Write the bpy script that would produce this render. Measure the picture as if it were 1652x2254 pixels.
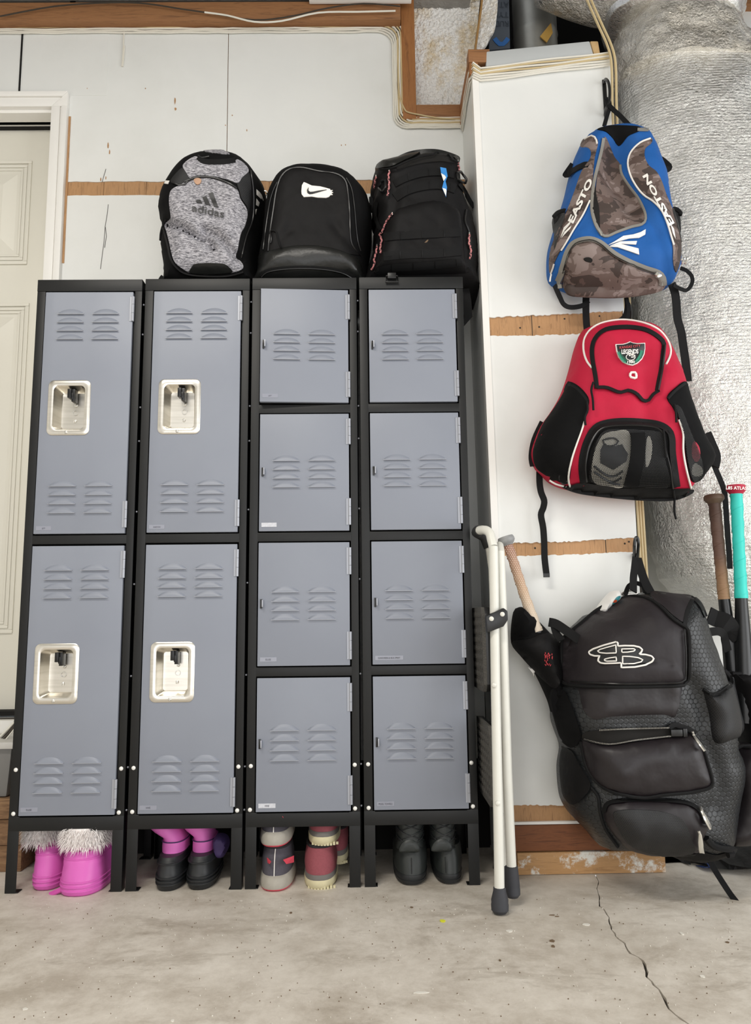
import bpy, bmesh, math, random
import numpy as np
from mathutils import Vector, Matrix, noise as mnoise
from mathutils.geometry import delaunay_2d_cdt

for o in list(bpy.data.objects): bpy.data.objects.remove(o, do_unlink=True)
SC = bpy.context.scene
COL = SC.collection
random.seed(7); RNG = np.random.default_rng(7)

# ------------------------------------------------------------------ camera
F = 1679.0; CAMH = 0.6921
PITCH, YAW, ROLL = (math.radians(a) for a in (8.0124, 0.7404, -0.7905))
def _axes():
    cp, sp = math.cos(PITCH), math.sin(PITCH); cy, sy = math.cos(YAW), math.sin(YAW)
    Rz = np.array([[cy, sy, 0], [-sy, cy, 0], [0, 0, 1]])
    f, u, r = Rz @ np.array([0, cp, sp]), Rz @ np.array([0, -sp, cp]), Rz @ np.array([1., 0, 0])
    cr, sr = math.cos(ROLL), math.sin(ROLL)
    return cr*r + sr*u, -sr*r + cr*u, f
CR, CU, CF = _axes(); CP = np.array([0, 0, CAMH])
cam = bpy.data.cameras.new('camera'); camo = bpy.data.objects.new('camera', cam); COL.objects.link(camo)
cam.sensor_fit = 'VERTICAL'; cam.sensor_height = 24.0; cam.lens = F/2254*24.0; cam.clip_start = .02
camo.matrix_world = Matrix([list(CR)+[0], list(CU)+[0], list(-CF)+[0], [0, 0, 0, 1]]).transposed()
camo.location = (0, 0, CAMH)
SC.camera = camo

# ------------------------------------------------------------------ light and exposure
SC.view_settings.view_transform = 'Standard'; SC.view_settings.look = 'None'
SC.view_settings.exposure = 0.0; SC.view_settings.gamma = 1.0; SC.view_settings.use_curve_mapping = False
W = bpy.data.worlds.new('world'); SC.world = W; W.use_nodes = True
W.node_tree.nodes['Background'].inputs[0].default_value = (.90, .94, 1.0, 1)
W.node_tree.nodes['Background'].inputs[1].default_value = .9
def area(name, loc, target, sx, sy, power, color):
    l = bpy.data.lights.new(name, 'AREA'); l.shape = 'RECTANGLE'; l.size = sx; l.size_y = sy
    l.energy = power; l.color = color
    o = bpy.data.objects.new(name, l); COL.objects.link(o); o.location = loc
    o.rotation_euler = (Vector(target)-Vector(loc)).to_track_quat('-Z', 'Y').to_euler()
    return o
area('daylight_vehicle_door_right', (2.72, .25, 1.12), (-2, .25, 1.12), 2.7, 2.1, 62, (.99, .995, .99))
area('daylight_vehicle_door_rear', (.3, -3.12, 1.15), (.3, 2, 1.15), 4.4, 2.15, 60, (1.0, .99, .98))
area('ceiling_lamp_light', (-.75, .35, 2.80), (-.75, .40, 0), 1.25, .35, 48, (1.0, .955, .88))

# ------------------------------------------------------------------ pixel <-> world (photograph frame 1652 x 2254)
def ray(px, py):
    px = np.asarray(px, float); py = np.asarray(py, float)
    return CF + ((px-826)/F)[..., None]*CR - ((py-1127)/F)[..., None]*CU
def at(px, py, Y):
    d = ray(px, py); t = np.asarray(Y, float)/d[..., 1]
    return CP + d*t[..., None]
def proj(P):
    d = np.asarray(P, float)-CP; z = d@CF
    return 826+F*(d@CR)/z, 1127-F*(d@CU)/z
def xat(px, Y, z):
    py = 1500.
    for _ in range(6):
        P = at(px, py, Y); P2 = at(px, py+1, Y)
        py += (z-P[2])/(P2[2]-P[2])
    return float(at(px, py, Y)[0])

# ------------------------------------------------------------------ materials
def lin(h):
    h = h.lstrip('#'); c = [int(h[i:i+2], 16)/255 for i in (0, 2, 4)]
    return [x/12.92 if x <= .04045 else ((x+.055)/1.055)**2.4 for x in c]+[1]
MATS = {}
class NT:
    def __init__(s, name):
        s.m = bpy.data.materials.new(name); s.m.use_nodes = True; s.t = s.m.node_tree
        s.b = s.t.nodes['Principled BSDF']; s.co = None
    def n(s, typ, **kw):
        x = s.t.nodes.new(typ)
        for k, v in kw.items():
            if k.startswith('i_'):
                k2 = k[2:]; x.inputs[int(k2) if k2.isdigit() else k2.replace('_', ' ')].default_value = v
            else: setattr(x, k, v)
        return x
    def l(s, a, b): s.t.links.new(a, b)
    def coord(s, scale=(1, 1, 1), rot=(0, 0, 0)):
        if s.co is None: s.co = s.n('ShaderNodeTexCoord')
        mp = s.n('ShaderNodeMapping'); mp.inputs['Scale'].default_value = scale; mp.inputs['Rotation'].default_value = rot
        s.l(s.co.outputs['Object'], mp.inputs['Vector']); return mp.outputs[0]
    def noise(s, scale, detail=3, rough=.5, co=None, dist=0):
        x = s.n('ShaderNodeTexNoise'); x.inputs['Scale'].default_value = scale; x.inputs['Detail'].default_value = detail
        x.inputs['Roughness'].default_value = rough; x.inputs['Distortion'].default_value = dist
        s.l(co if co is not None else s.coord(), x.inputs['Vector']); return x.outputs['Fac']
    def ramp(s, fac, stops, interp='LINEAR'):
        r = s.n('ShaderNodeValToRGB'); r.color_ramp.interpolation = interp
        e = r.color_ramp.elements
        while len(e) < len(stops): e.new(.5)
        for i, (p, c) in enumerate(stops):
            e[i].position = p; e[i].color = lin(c) if isinstance(c, str) else (c, c, c, 1)
        s.l(fac, r.inputs[0]); return r.outputs[0]
    def mix(s, fac, a, b, mode='MIX'):
        x = s.n('ShaderNodeMix', data_type='RGBA', blend_type=mode)
        for k, v in ((0, fac), (6, a), (7, b)):
            if isinstance(v, (int, float)): x.inputs[k].default_value = v
            elif isinstance(v, str): x.inputs[k].default_value = lin(v)
            else: s.l(v, x.inputs[k])
        return x.outputs[2]
    def math(s, op, a, b=0.):
        x = s.n('ShaderNodeMath', operation=op)
        for k, v in ((0, a), (1, b)):
            if isinstance(v, (int, float)): x.inputs[k].default_value = v
            else: s.l(v, x.inputs[k])
        return x.outputs[0]
    def bump(s, h, strength=.3, dist=.002):
        x = s.n('ShaderNodeBump'); x.inputs['Strength'].default_value = strength; x.inputs['Distance'].default_value = dist
        s.l(h, x.inputs['Height'])
        old = s.b.inputs['Normal'].links
        if old: s.l(old[0].from_socket, x.inputs['Normal'])
        s.l(x.outputs[0], s.b.inputs['Normal'])
    def set(s, base=None, rough=None, metal=None, spec=None, **kw):
        for k, v in (('Base Color', base), ('Roughness', rough), ('Metallic', metal), ('Specular IOR Level', spec)):
            if v is None: continue
            if isinstance(v, str): s.b.inputs[k].default_value = lin(v)
            elif isinstance(v, (int, float)): s.b.inputs[k].default_value = v
            else: s.l(v, s.b.inputs[k])
        return s
def plain(name, hexc, rough=.55, metal=0., spec=.5, var=.12, vs=9, bump=None, sheen=0):
    t = NT(name)
    if var:
        c = [lin(hexc)[i] for i in range(3)]
        f = t.noise(vs, 4, .6)
        x = t.n('ShaderNodeMix', data_type='RGBA', blend_type='MIX')
        x.inputs[6].default_value = [v*(1-var) for v in c]+[1]; x.inputs[7].default_value = [min(1, v*(1+var)) for v in c]+[1]
        t.l(f, x.inputs[0]); t.set(x.outputs[2], rough, metal, spec)
    else: t.set(hexc, rough, metal, spec)
    if bump: t.bump(t.noise(bump[0], 3, .6), bump[1], bump[2])
    if sheen: t.b.inputs['Sheen Weight'].default_value = sheen
    MATS[name] = t.m; return t.m
def fabric(name, hexc, rough=.85, weave=1400, var=.15, spec=.3, wr=.35):
    t = NT(name); c = lin(hexc)[:3]
    f = t.noise(14, 4, .6)
    x = t.n('ShaderNodeMix', data_type='RGBA'); x.inputs[6].default_value = [v*(1-var) for v in c]+[1]; x.inputs[7].default_value = [min(1, v*(1+var)) for v in c]+[1]
    t.l(f, x.inputs[0]); t.set(x.outputs[2], rough, 0, spec)
    t.bump(t.noise(weave, 1, .5), .25, .0006)
    t.bump(t.noise(15, 3, .5), wr*1.2, .010)
    MATS[name] = t.m; return t.m
def wood(name, a, b, c=None, rough=.65, sc=(3, 3, 60), bumps=.25, grain=1.0):
    t = NT(name)
    g = t.noise(6*grain, 6, .65, t.coord(sc), 1.2)
    col = t.ramp(g, [(.25, a), (.5, b), (.78, c or a)])
    t.set(col, rough); t.bump(g, bumps, .002); MATS[name] = t.m; return t.m

# ------------------------------------------------------------------ mesh building
ORG = {}
class MB:
    def __init__(s): s.v = []; s.f = []
    def add(s, vs, fs):
        k = len(s.v); s.v += [tuple(map(float, v)) for v in vs]; s.f += [tuple(i+k for i in f) for f in fs]; return s
    def box(s, x0, x1, y0, y1, z0, z1):
        return s.add([(x0,y0,z0),(x1,y0,z0),(x1,y1,z0),(x0,y1,z0),(x0,y0,z1),(x1,y0,z1),(x1,y1,z1),(x0,y1,z1)],
                     [(0,3,2,1),(4,5,6,7),(0,1,5,4),(1,2,6,5),(2,3,7,6),(3,0,4,7)])
    def rings(s, R, cap=True, closed=False):
        n = len(R[0]); vs = [p for r in R for p in r]; fs = []
        m = len(R)
        for i in range(m if closed else m-1):
            a, b = i*n, ((i+1) % m)*n
            for j in range(n): fs.append((a+j, a+(j+1) % n, b+(j+1) % n, b+j))
        if cap and not closed: fs += [tuple(range(n))[::-1], tuple(range((m-1)*n, m*n))]
        return s.add(vs, fs)
    def tube(s, pts, r, seg=8, cap=True, closed=False):
        P = [Vector(p) for p in pts]; n = len(P)
        rr = r if hasattr(r, '__len__') else [r]*n
        R = []; ref = None
        for i, p in enumerate(P):
            a = P[i-1] if (i > 0 or closed) else p; b = P[(i+1) % n] if (i < n-1 or closed) else p
            t = (b-a).normalized() if (b-a).length > 1e-9 else Vector((0, 0, 1))
            if ref is None:
                ref = t.cross(Vector((0, 1, 0)));
                if ref.length < .1: ref = t.cross(Vector((1, 0, 0)))
            ref = (ref-t*ref.dot(t)).normalized(); bi = t.cross(ref)
            R.append([p+(ref*math.cos(2*math.pi*k/seg)+bi*math.sin(2*math.pi*k/seg))*rr[i] for k in range(seg)])
        return s.rings(R, cap, closed)
    def ribbon(s, pts, w, thick=.002, nrm=(0, -1, 0)):
        P = [Vector(p) for p in pts]; n = len(P); R = []
        ws = w if hasattr(w, '__len__') else [w]*n
        nn = [Vector(q) for q in nrm] if hasattr(nrm[0], '__len__') else [Vector(nrm)]*n
        for i, p in enumerate(P):
            t = (P[min(i+1, n-1)]-P[max(i-1, 0)]).normalized()
            q = t.cross(nn[i]).normalized(); m = q.cross(t).normalized()
            a = q*ws[i]/2; b = m*thick/2
            R.append([p-a-b, p+a-b, p+a+b, p-a+b])
        return s.rings(R)
    def prism(s, poly, y0, y1):   # poly of (x,z), extruded along y
        n = len(poly)
        vs = [(x, y0, z) for x, z in poly]+[(x, y1, z) for x, z in poly]
        return s.add(vs, [tuple(range(n))[::-1], tuple(range(n, 2*n))]+[(i, (i+1) % n, n+(i+1) % n, n+i) for i in range(n)])
    def lathe(s, prof, c=(0, 0, 0), axis=(0, 0, 1), seg=20):   # prof of (r, h)
        ax = Vector(axis).normalized(); q = ax.cross(Vector((0, 1, 0)))
        if q.length < .1: q = ax.cross(Vector((1, 0, 0)))
        q.normalize(); b = ax.cross(q); c = Vector(c)
        return s.rings([[c+ax*h+(q*math.cos(2*math.pi*k/seg)+b*math.sin(2*math.pi*k/seg))*max(r, 1e-4) for k in range(seg)] for r, h in prof])
def link(name, me, mat, parent=None, smooth=True, bevel=0, sharp=35):
    if mat is not None: me.materials.append(mat)
    bm = bmesh.new(); bm.from_mesh(me)
    bmesh.ops.recalc_face_normals(bm, faces=bm.faces)
    if bevel: bmesh.ops.bevel(bm, geom=[e for e in bm.edges if len(e.link_faces) == 2 and e.calc_face_angle(0) > .6], offset=bevel, segments=2, affect='EDGES', profile=.6)
    bm.to_mesh(me); bm.free()
    if smooth:
        me.polygons.foreach_set('use_smooth', [True]*len(me.polygons)); me.set_sharp_from_angle(angle=math.radians(sharp))
    o = bpy.data.objects.new(name, me); COL.objects.link(o)
    if parent is not None: o.parent = parent
    return o
def obj(name, mb, mat, parent=None, smooth=True, bevel=0, local=False, sharp=35):
    """local=False: vertices are world coordinates (the parent chain has no rotation)."""
    v = np.array(mb.v, float); o0 = np.zeros(3)
    if not local:
        if parent is not None: o0 = ORG[parent.name]
        else: o0 = np.array([(v[:, 0].min()+v[:, 0].max())/2, (v[:, 1].min()+v[:, 1].max())/2, v[:, 2].min()])
    me = bpy.data.meshes.new(name); me.from_pydata((v-o0).tolist(), [], mb.f); me.update()
    o = link(name, me, mat, parent, smooth, bevel, sharp)
    if not local and parent is None: o.location = o0
    ORG[o.name] = o0
    return o
def tag(o, label, cat, group=None):
    o['label'] = label; o['category'] = cat
    if group: o['group'] = group
    return o
def thing(name, label, cat, loc, group=None):
    o = bpy.data.objects.new(name, None); COL.objects.link(o); o.location = loc; o.empty_display_size = .05
    ORG[o.name] = np.array(loc, float); return tag(o, label, cat, group)
def struct(o, label=None):
    o['kind'] = 'structure'
    if label: o['label'] = label
    return o

def smooth_poly(p, closed=True, k=4):
    p = np.array(p, float); n = len(p); out = []
    for i in range(n if closed else n-1):
        a, b, c, d = (p[(i-1) % n], p[i], p[(i+1) % n], p[(i+2) % n]) if closed else (p[max(i-1, 0)], p[i], p[i+1], p[min(i+2, n-1)])
        for j in range(k):
            t = j/k
            out.append(.5*((2*b)+(-a+c)*t+(2*a-5*b+4*c-d)*t*t+(-a+3*b-3*c+d)*t**3))
    if not closed: out.append(p[-1])
    return np.array(out)
def resample(p, step, closed=True):
    p = np.array(p, float)
    if closed: p = np.vstack([p, p[:1]])
    s = np.r_[0, np.cumsum(np.linalg.norm(np.diff(p, axis=0), axis=1))]
    n = max(8 if closed else 2, int(round(s[-1]/step)))
    t = np.linspace(0, s[-1], n+1)
    q = np.stack([np.interp(t, s, p[:, i]) for i in range(p.shape[1])], 1)
    return q[:-1] if closed else q
def seg_dist(P, poly, closed=True):
    A = np.array(poly, float); B = np.roll(A, -1, 0)
    if not closed: A, B = A[:-1], B[:-1]
    best = np.full(len(P), 1e9)
    for a, b in zip(A, B):
        ab = b-a; L = ab@ab+1e-12
        t = np.clip(((P-a)@ab)/L, 0, 1)
        d = np.linalg.norm(P-(a+t[:, None]*ab), axis=1); best = np.minimum(best, d)
    return best
def inside(P, poly):
    A = np.array(poly, float); B = np.roll(A, -1, 0); c = np.zeros(len(P), bool)
    for a, b in zip(A, B):
        m = ((a[1] > P[:, 1]) != (b[1] > P[:, 1]))
        with np.errstate(divide='ignore', invalid='ignore'):
            c ^= m & (P[:, 0] < (b[0]-a[0])*(P[:, 1]-a[1])/(b[1]-a[1]+1e-15)+a[0])
    return c
def prof(t): t = np.clip(t, 0, 1); return np.sqrt(np.clip(1-(1-t)**2, 0, 1))
def _h(i, j, k):
    v = np.sin(i*127.1+j*311.7+k*74.7)*43758.5453
    return (v-np.floor(v))*2-1
def vnoise(x, z, sc, seed=0.):
    r = 0; amp = .9
    for o in range(3):
        u, v = np.asarray(x)*sc+seed*3.1, np.asarray(z)*sc-seed*1.7
        i, j = np.floor(u), np.floor(v); f, g = u-i, v-j; f = f*f*(3-2*f); g = g*g*(3-2*g); k = o+seed
        r = r+amp*((_h(i, j, k)*(1-f)+_h(i+1, j, k)*f)*(1-g)+(_h(i, j+1, k)*(1-f)+_h(i+1, j+1, k)*f)*g)
        sc *= 2.; amp *= .5
    return r
def masked(poly, fn, pad=0.):
    """evaluate fn only for points inside the bounding box of poly"""
    lo, hi = poly.min(0)-pad, poly.max(0)+pad
    def f(x, z, r):
        m = (x >= lo[0]) & (x <= hi[0]) & (z >= lo[1]) & (z <= hi[1])
        if m.any():
            r = r.copy(); r[m] += fn(np.stack([x[m], z[m]], 1))
        return r
    return f
def cdt(poly, step, extra=None):
    poly = np.array(poly, float); lo, hi = poly.min(0), poly.max(0)
    gx, gy = np.meshgrid(np.arange(lo[0], hi[0], step), np.arange(lo[1], hi[1], step*.87))
    gx = gx+(np.arange(gx.shape[0]) % 2)[:, None]*step*.5
    G = np.stack([gx.ravel(), gy.ravel()], 1)
    G = G[inside(G, poly)] if len(G) else G
    if len(G): G = G[seg_dist(G, poly) > step*.45]
    V = np.vstack([poly, G]) if len(G) else poly; n = len(poly)
    vs, es, fs, ov, oe, of = delaunay_2d_cdt([Vector(p) for p in V], [], [list(range(n))], 1, 1e-7, True)
    mp = {}
    for i, l in enumerate(ov):
        for k in l: mp[k] = i
    loop = [mp[i] for i in range(n) if i in mp]
    A = np.array([(v.x, v.y) for v in vs]); fs = [list(f) for f in fs]
    cen = np.array([A[f].mean(0) for f in fs]); ok = inside(cen, poly)
    return A, [f for f, k in zip(fs, ok) if k], loop

def densify(p, step):
    p = np.array(p, float); out = []
    for a, b in zip(p, np.roll(p, -1, 0)):
        n = max(1, int(np.linalg.norm(b-a)/step)); out += [a+(b-a)*i/n for i in range(n)]
    return np.array(out)
class Surf:
    """A bulging sheet over the (x,z) plane at depth Y0: d(x,z) is how far it stands out towards the room."""
    def __init__(s, Y0): s.Y0 = Y0; s.L = []
    def d(s, x, z):
        x = np.atleast_1d(np.asarray(x, float)); z = np.atleast_1d(np.asarray(z, float)); r = np.zeros(x.shape)
        for f in s.L: r = f(x, z, r)
        return r
    def pt(s, px, off=0.):
        px = np.array(px, float); Y = np.full(len(px), s.Y0-.05)
        for i in range(7):
            P = at(px[:, 0], px[:, 1], Y); Y = .4*Y+.6*(s.Y0-s.d(P[:, 0], P[:, 2])-off)
        P = at(px[:, 0], px[:, 1], Y); P[:, 1] = s.Y0-s.d(P[:, 0], P[:, 2])-off
        return P
    def dome(s, poly, depth, R, only=True):
        poly = np.array(poly)
        s.L.append(masked(poly, lambda P: np.where(inside(P, poly), depth*prof(seg_dist(P, poly)/R), 0)))
    def wrinkle(s, amp, sc, seed=0., sx=1., sz=1.): s.L.append(lambda x, z, r: r+amp*vnoise(x*sx, z*sz, sc, seed))
    def crease(s, px, depth, width):
        P0 = s.pt(smooth_poly(px, False))[:, [0, 2]]
        s.L.append(masked(P0, lambda P: -depth*np.exp(-(seg_dist(P, P0, False)/width)**2), 2.6*width))
    def outline(s, px, step, smooth=True, zmin=None):
        q = resample(smooth_poly(px), min(6, max(1.5, step*500))) if smooth else densify(px, max(1.5, step*600))
        P = s.pt(q)[:, [0, 2]]
        if zmin is not None: P[:, 1] = np.maximum(P[:, 1], zmin)
        return P
    def patch(s, name, px, mat, parent, off=.002, thick=.004, step=.008, smooth=True, zmin=None, back=None, poly=None, puff=0, R=.02):
        poly = s.outline(px, step, smooth, zmin) if poly is None else poly
        V, fs, loop = cdt(poly, step)
        d = s.d(V[:, 0], V[:, 1])
        if puff: d = d+puff*prof(seg_dist(V, poly)/R)
        Y = s.Y0-d-off; mb = MB()
        vs = np.stack([V[:, 0], Y, V[:, 1]], 1); n = len(vs)
        bk = vs[loop].copy(); bk[:, 1] = bk[:, 1]+thick if back is None else back
        m = len(loop)
        faces = fs+[(loop[i], loop[(i+1) % m], n+(i+1) % m, n+i) for i in range(m)]
        if back is not None: faces.append(tuple(n+i for i in range(m)))
        mb.add(np.vstack([vs, bk]), faces)
        return obj(name, mb, mat, parent)
    def body(s, name, px, mat, parent, depth, R, back, step=.012, zmin=None, smooth=True, wr=None, sil=.3):
        q = smooth_poly(px) if smooth else np.array(px, float)
        q = resample(q, 5); P = at(q[:, 0], q[:, 1], s.Y0)[:, [0, 2]]
        t = np.roll(P, -1, 0)-np.roll(P, 1, 0); nn = np.stack([t[:, 1], -t[:, 0]], 1); nn /= np.linalg.norm(nn, axis=1)[:, None]+1e-9
        if (P*np.roll(P[:, ::-1]*[1, -1], -1, 0)).sum() > 0: nn = -nn     # outline direction
        e = P+nn*.01
        if inside(e, P).mean() > .5: nn = -nn
        rad = P-[0, CAMH]; rad /= np.linalg.norm(rad, axis=1)[:, None]; sd = (nn*rad).sum(1)
        P = at(q[:, 0], q[:, 1], s.Y0-sil*depth*np.clip(sd, 0, 1)+.35*back*np.clip(-sd, 0, 1))[:, [0, 2]]   # the rim seen from the camera
        if zmin is not None: P[:, 1] = np.maximum(P[:, 1], zmin)
        poly = resample(P, step); s.dome(poly[::2], depth, R)
        if wr: s.wrinkle(*wr)
        s.poly = poly
        return lambda: s.patch(name, None, mat, parent, 0, 0, step, poly=poly, back=s.Y0+back)
    def pocket(s, name, px, mat, parent, depth, R, off=.003, step=.009, smooth=True):
        """a stuffed pocket standing out from the sheet; later details lie on it"""
        poly = s.outline(px, step, smooth)
        base = list(s.L)
        pc = poly[::2] if len(poly) > 60 else poly
        f = masked(poly, lambda P: np.where(inside(P, pc), off+depth*prof(seg_dist(P, pc)/R), 0))
        V, fs, loop = cdt(poly, step)
        b = Surf(s.Y0); b.L = base
        d = b.d(V[:, 0], V[:, 1])+off+depth*prof(seg_dist(V, poly)/R)
        vs = np.stack([V[:, 0], s.Y0-d, V[:, 1]], 1); n = len(vs); m = len(loop)
        bk = vs[loop].copy(); bk[:, 1] += off+.004
        o = obj(name, MB().add(np.vstack([vs, bk]), fs+[(loop[i], loop[(i+1) % m], n+(i+1) % m, n+i) for i in range(m)]), mat, parent)
        s.L.append(f); return o
    def tube(s, name, px, r, mat, parent, off=0., smooth=True, closed=False, seg=6, step=8):
        q = smooth_poly(px, closed) if smooth else np.array(px, float)
        P = s.pt(resample(q, step, closed), off)
        return obj(name, MB().tube(P, r, seg, closed=closed), mat, parent)
    def band(s, name, px, w, mat, parent, off=.003, thick=.003, smooth=True, step=8, closed=False):
        """flat tape of w photo pixels lying on the sheet"""
        q = resample(smooth_poly(px, closed) if smooth else np.array(px, float), step, closed)
        if closed: t = np.roll(q, -1, 0)-np.roll(q, 1, 0)
        else: t = np.gradient(q, axis=0)
        t /= np.linalg.norm(t, axis=1)[:, None]+1e-9; nn = np.stack([-t[:, 1], t[:, 0]], 1)
        ws = np.interp(np.linspace(0, 1, len(q)), np.linspace(0, 1, len(w)), w)[:, None] if hasattr(w, '__len__') else w
        A, C, B = s.pt(q+nn*ws/2, off), s.pt(q, off*1.15), s.pt(q-nn*ws/2, off)
        e = np.array([0, thick, 0])
        R = [[a, c, b, b+e, c+e, a+e] for a, c, b in zip(A, C, B)]
        return obj(name, MB().rings(R, closed=closed), mat, parent)
    def text(s, name, body, O, W, H, mat, parent, off=.0035, spacing=1.0, bold=0.):
        """O: baseline start, W: full width vector, H: cap height vector, all in photo pixels"""
        V, fs = text_mesh(body, spacing, bold)
        u = (V[:, :1]-V[:, 0].min())/(V[:, 0].max()-V[:, 0].min()); v = V[:, 1:2]/V[:, 1].max()
        P = s.pt(np.array(O, float)+u*np.array(W, float)+v*np.array(H, float), off)
        return obj(name, MB().add(P, fs), mat, parent, smooth=False)
def text_mesh(body, spacing=1.0, bold=0.):
    cu = bpy.data.curves.new('t', 'FONT'); cu.body = body; cu.size = 1.0; cu.resolution_u = 3; cu.space_character = spacing; cu.offset = bold
    o = bpy.data.objects.new('t', cu); COL.objects.link(o)
    dg = bpy.context.evaluated_depsgraph_get(); dg.update()
    me = bpy.data.meshes.new_from_object(o.evaluated_get(dg), depsgraph=dg)
    V = np.array([v.co[:2] for v in me.vertices]); fs = [tuple(p.vertices) for p in me.polygons]
    bpy.data.objects.remove(o); bpy.data.meshes.remove(me); bpy.data.curves.remove(cu)
    return V, fs
def crop(x0, y0, sc): return lambda pts: [(x0+x/sc, y0+y/sc) for x, y in pts]
cA = crop(330, 310, 3.304); cB = crop(560, 310, 3.177); cC = crop(1130, 160, 3.165); cD = crop(1130, 650, 3.165)
cE = crop(1000, 1130, 2.5046); cL = crop(1270, 1390, 8.695); cS = crop(1330, 740, 15.02)

# ------------------------------------------------------------------ material library
def mk():
    # painted wall
    t = NT('wall_paint'); a = t.noise(2.2, 5, .6); b = t.noise(60, 3, .6)
    t.set(t.ramp(a, [(.3, '#dfe0dc'), (.55, '#e7e8e5'), (.8, '#e2e3e1')]), .42); t.bump(b, .12, .0012); t.bump(t.noise(7, 4, .6), .25, .004); MATS['wall_paint'] = t.m
    plain('trim_paint', '#f0eee9', .4, var=.03); plain('door_paint', '#dfdcd0', .42, var=.02, bump=(90, .04, .001))
    wood('panel_wood', '#84603f', '#b98e62', '#a17850', .6, (26, 3, 2.2), .15)
    wood('beam_wood', '#64422a', '#9a6c45', '#805635', .65, (1.4, 22, 22), .3)
    wood('stud_wood', '#6f4525', '#a06b3c', '#8b5a31', .65, (22, 22, 1.4), .3)
    wood('stained_board', '#4b2816', '#7d4c2c', '#5f371f', .7, (2.2, 20, 26), .35)
    # plywood base with splashes of white paint
    t = NT('plywood_splashed'); g = t.noise(5, 6, .65, t.coord((2, 20, 20)), 1.0)
    w = t.ramp(g, [(.25, '#8e6a43'), (.5, '#b48b5d'), (.8, '#a27c50')])
    s1 = t.ramp(t.noise(9, 7, .72), [(.53, 0.), (.60, 1.)])
    t.set(t.mix(s1, w, '#dcdad2'), .7); t.bump(g, .3, .002); MATS['plywood_splashed'] = t.m
    t = NT('old_plank'); g = t.noise(4, 6, .7, t.coord((2, 14, 14)), 1.5)
    t.set(t.ramp(g, [(.2, '#4a3422'), (.5, '#86674a'), (.8, '#a2835f')]), .8); t.bump(g, .5, .006); MATS['old_plank'] = t.m
    # concrete
    t = NT('concrete'); a = t.noise(1.6, 6, .62); b = t.noise(5.5, 9, .78, None, .15); c = t.noise(220, 2, .6)
    col = t.ramp(a, [(.25, '#cbc4b8'), (.5, '#e0d9ce'), (.75, '#ece6dc')])
    col = t.mix(t.ramp(b, [(.36, .0), (.52, .55), (.7, 1.)]), '#b5ab9d', col)
    sp = t.ramp(t.noise(60, 4, .8), [(.69, 0.), (.75, .6)])
    col = t.mix(sp, col, '#fbf8f2')
    dk = t.ramp(t.noise(3.1, 7, .75, t.coord((1, 2.2, 1)), .3), [(.54, 0.), (.68, .7)])
    col = t.mix(dk, col, '#9a8f80')
    t.set(col, t.ramp(b, [(.3, .50), (.7, .72)])); t.bump(c, .25, .0012); t.bump(b, .12, .004); MATS['concrete'] = t.m
    plain('crack_dark', '#3a352f', .95, var=.3); plain('chip_pale', '#dedad0', .8, var=.1); plain('chip_yellow', '#d8d838', .7, var=.05); plain('chip_brown', '#6e5a45', .9)
    plain('ceiling_rough', '#8f8d88', .9, var=.25, vs=30, bump=(60, .8, .006))
    plain('room_wall', '#dcdad4', .7, var=.03)
    # popcorn plaster
    t = NT('popcorn'); st = t.ramp(t.noise(6, 5, .7, t.coord((1, 1, .7))), [(.47, 0.), (.62, .9)])
    t.set(t.mix(st, '#f6f4f0', '#d6bd8c'), .85); t.bump(t.noise(170, 3, .6), 1., .006); t.bump(t.noise(60, 3, .6), .8, .008); MATS['popcorn'] = t.m
    plain('gypsum_edge', '#a07a48', .85); plain('cable_white', '#e6e2d6', .5, var=.08); plain('cable_cream', '#cdb98f', .5, var=.08)
    plain('cable_dark', '#3c342b', .6); plain('tape_grey', '#b9bcbc', .5, var=.06, bump=(30, .2, .003)); plain('shredded_wood', '#c9a878', .85, var=.3, vs=40)
    # foil insulation
    def foil(name, lines, wrinkle, ca, cb):
        t = NT(name); a = t.noise(5, 4, .6)
        t.set(t.ramp(a, [(.35, ca), (.7, cb)]), .25, 1.0)
        if lines:
            wv = t.n('ShaderNodeTexWave', wave_type='BANDS', bands_direction='Z', wave_profile='SIN'); wv.inputs['Scale'].default_value = 30; wv.inputs['Distortion'].default_value = 1.2; wv.inputs['Detail'].default_value = 3; wv.inputs['Detail Scale'].default_value = 2.2
            t.l(t.coord(), wv.inputs['Vector']); t.bump(t.ramp(wv.outputs['Fac'], [(.62, 0.), (.95, 1.)]), .45, .003)
        t.bump(t.noise(120, 4, .7), .95*wrinkle, .006); t.bump(t.noise(34, 5, .65, None, .5), .7*wrinkle, .012); MATS[name] = t.m
    foil('foil', True, 1.0, '#eceae4', '#f8f7f3'); foil('foil_crumpled', False, 1.3, '#e2dccf', '#f0ede6'); foil('foil_tape', False, .5, '#f0f0ee', '#fafafa')
    plain('duct_steel', '#a6a49c', .45, .7, var=.2, vs=14); plain('void_dark', '#141210', .95); plain('print_panel', '#4a5058', .7, var=.2); plain('print_blue', '#2b5f9c', .6, var=0); plain('print_grey', '#30363e', .7, var=0)
    plain('paper_yellow', '#c79d4e', .8)
    # lockers
    t = NT('locker_black'); t.set(t.ramp(t.noise(8, 4, .6), [(.3, '#101112'), (.7, '#141515')]), .46, 0, .4); t.bump(t.noise(700, 2, .5), .08, .0004); MATS['locker_black'] = t.m
    t = NT('locker_grey'); t.set(t.ramp(t.noise(3, 3, .5), [(.3, '#838894'), (.7, '#898e99')]), .45, 0, .5); t.bump(t.noise(900, 2, .5), .06, .0004); MATS['locker_grey'] = t.m
    plain('hinge_grey', '#a3a6ae', .4, .3, var=.04); plain('latch_black', '#0d0d0e', .35, var=0)
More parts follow.
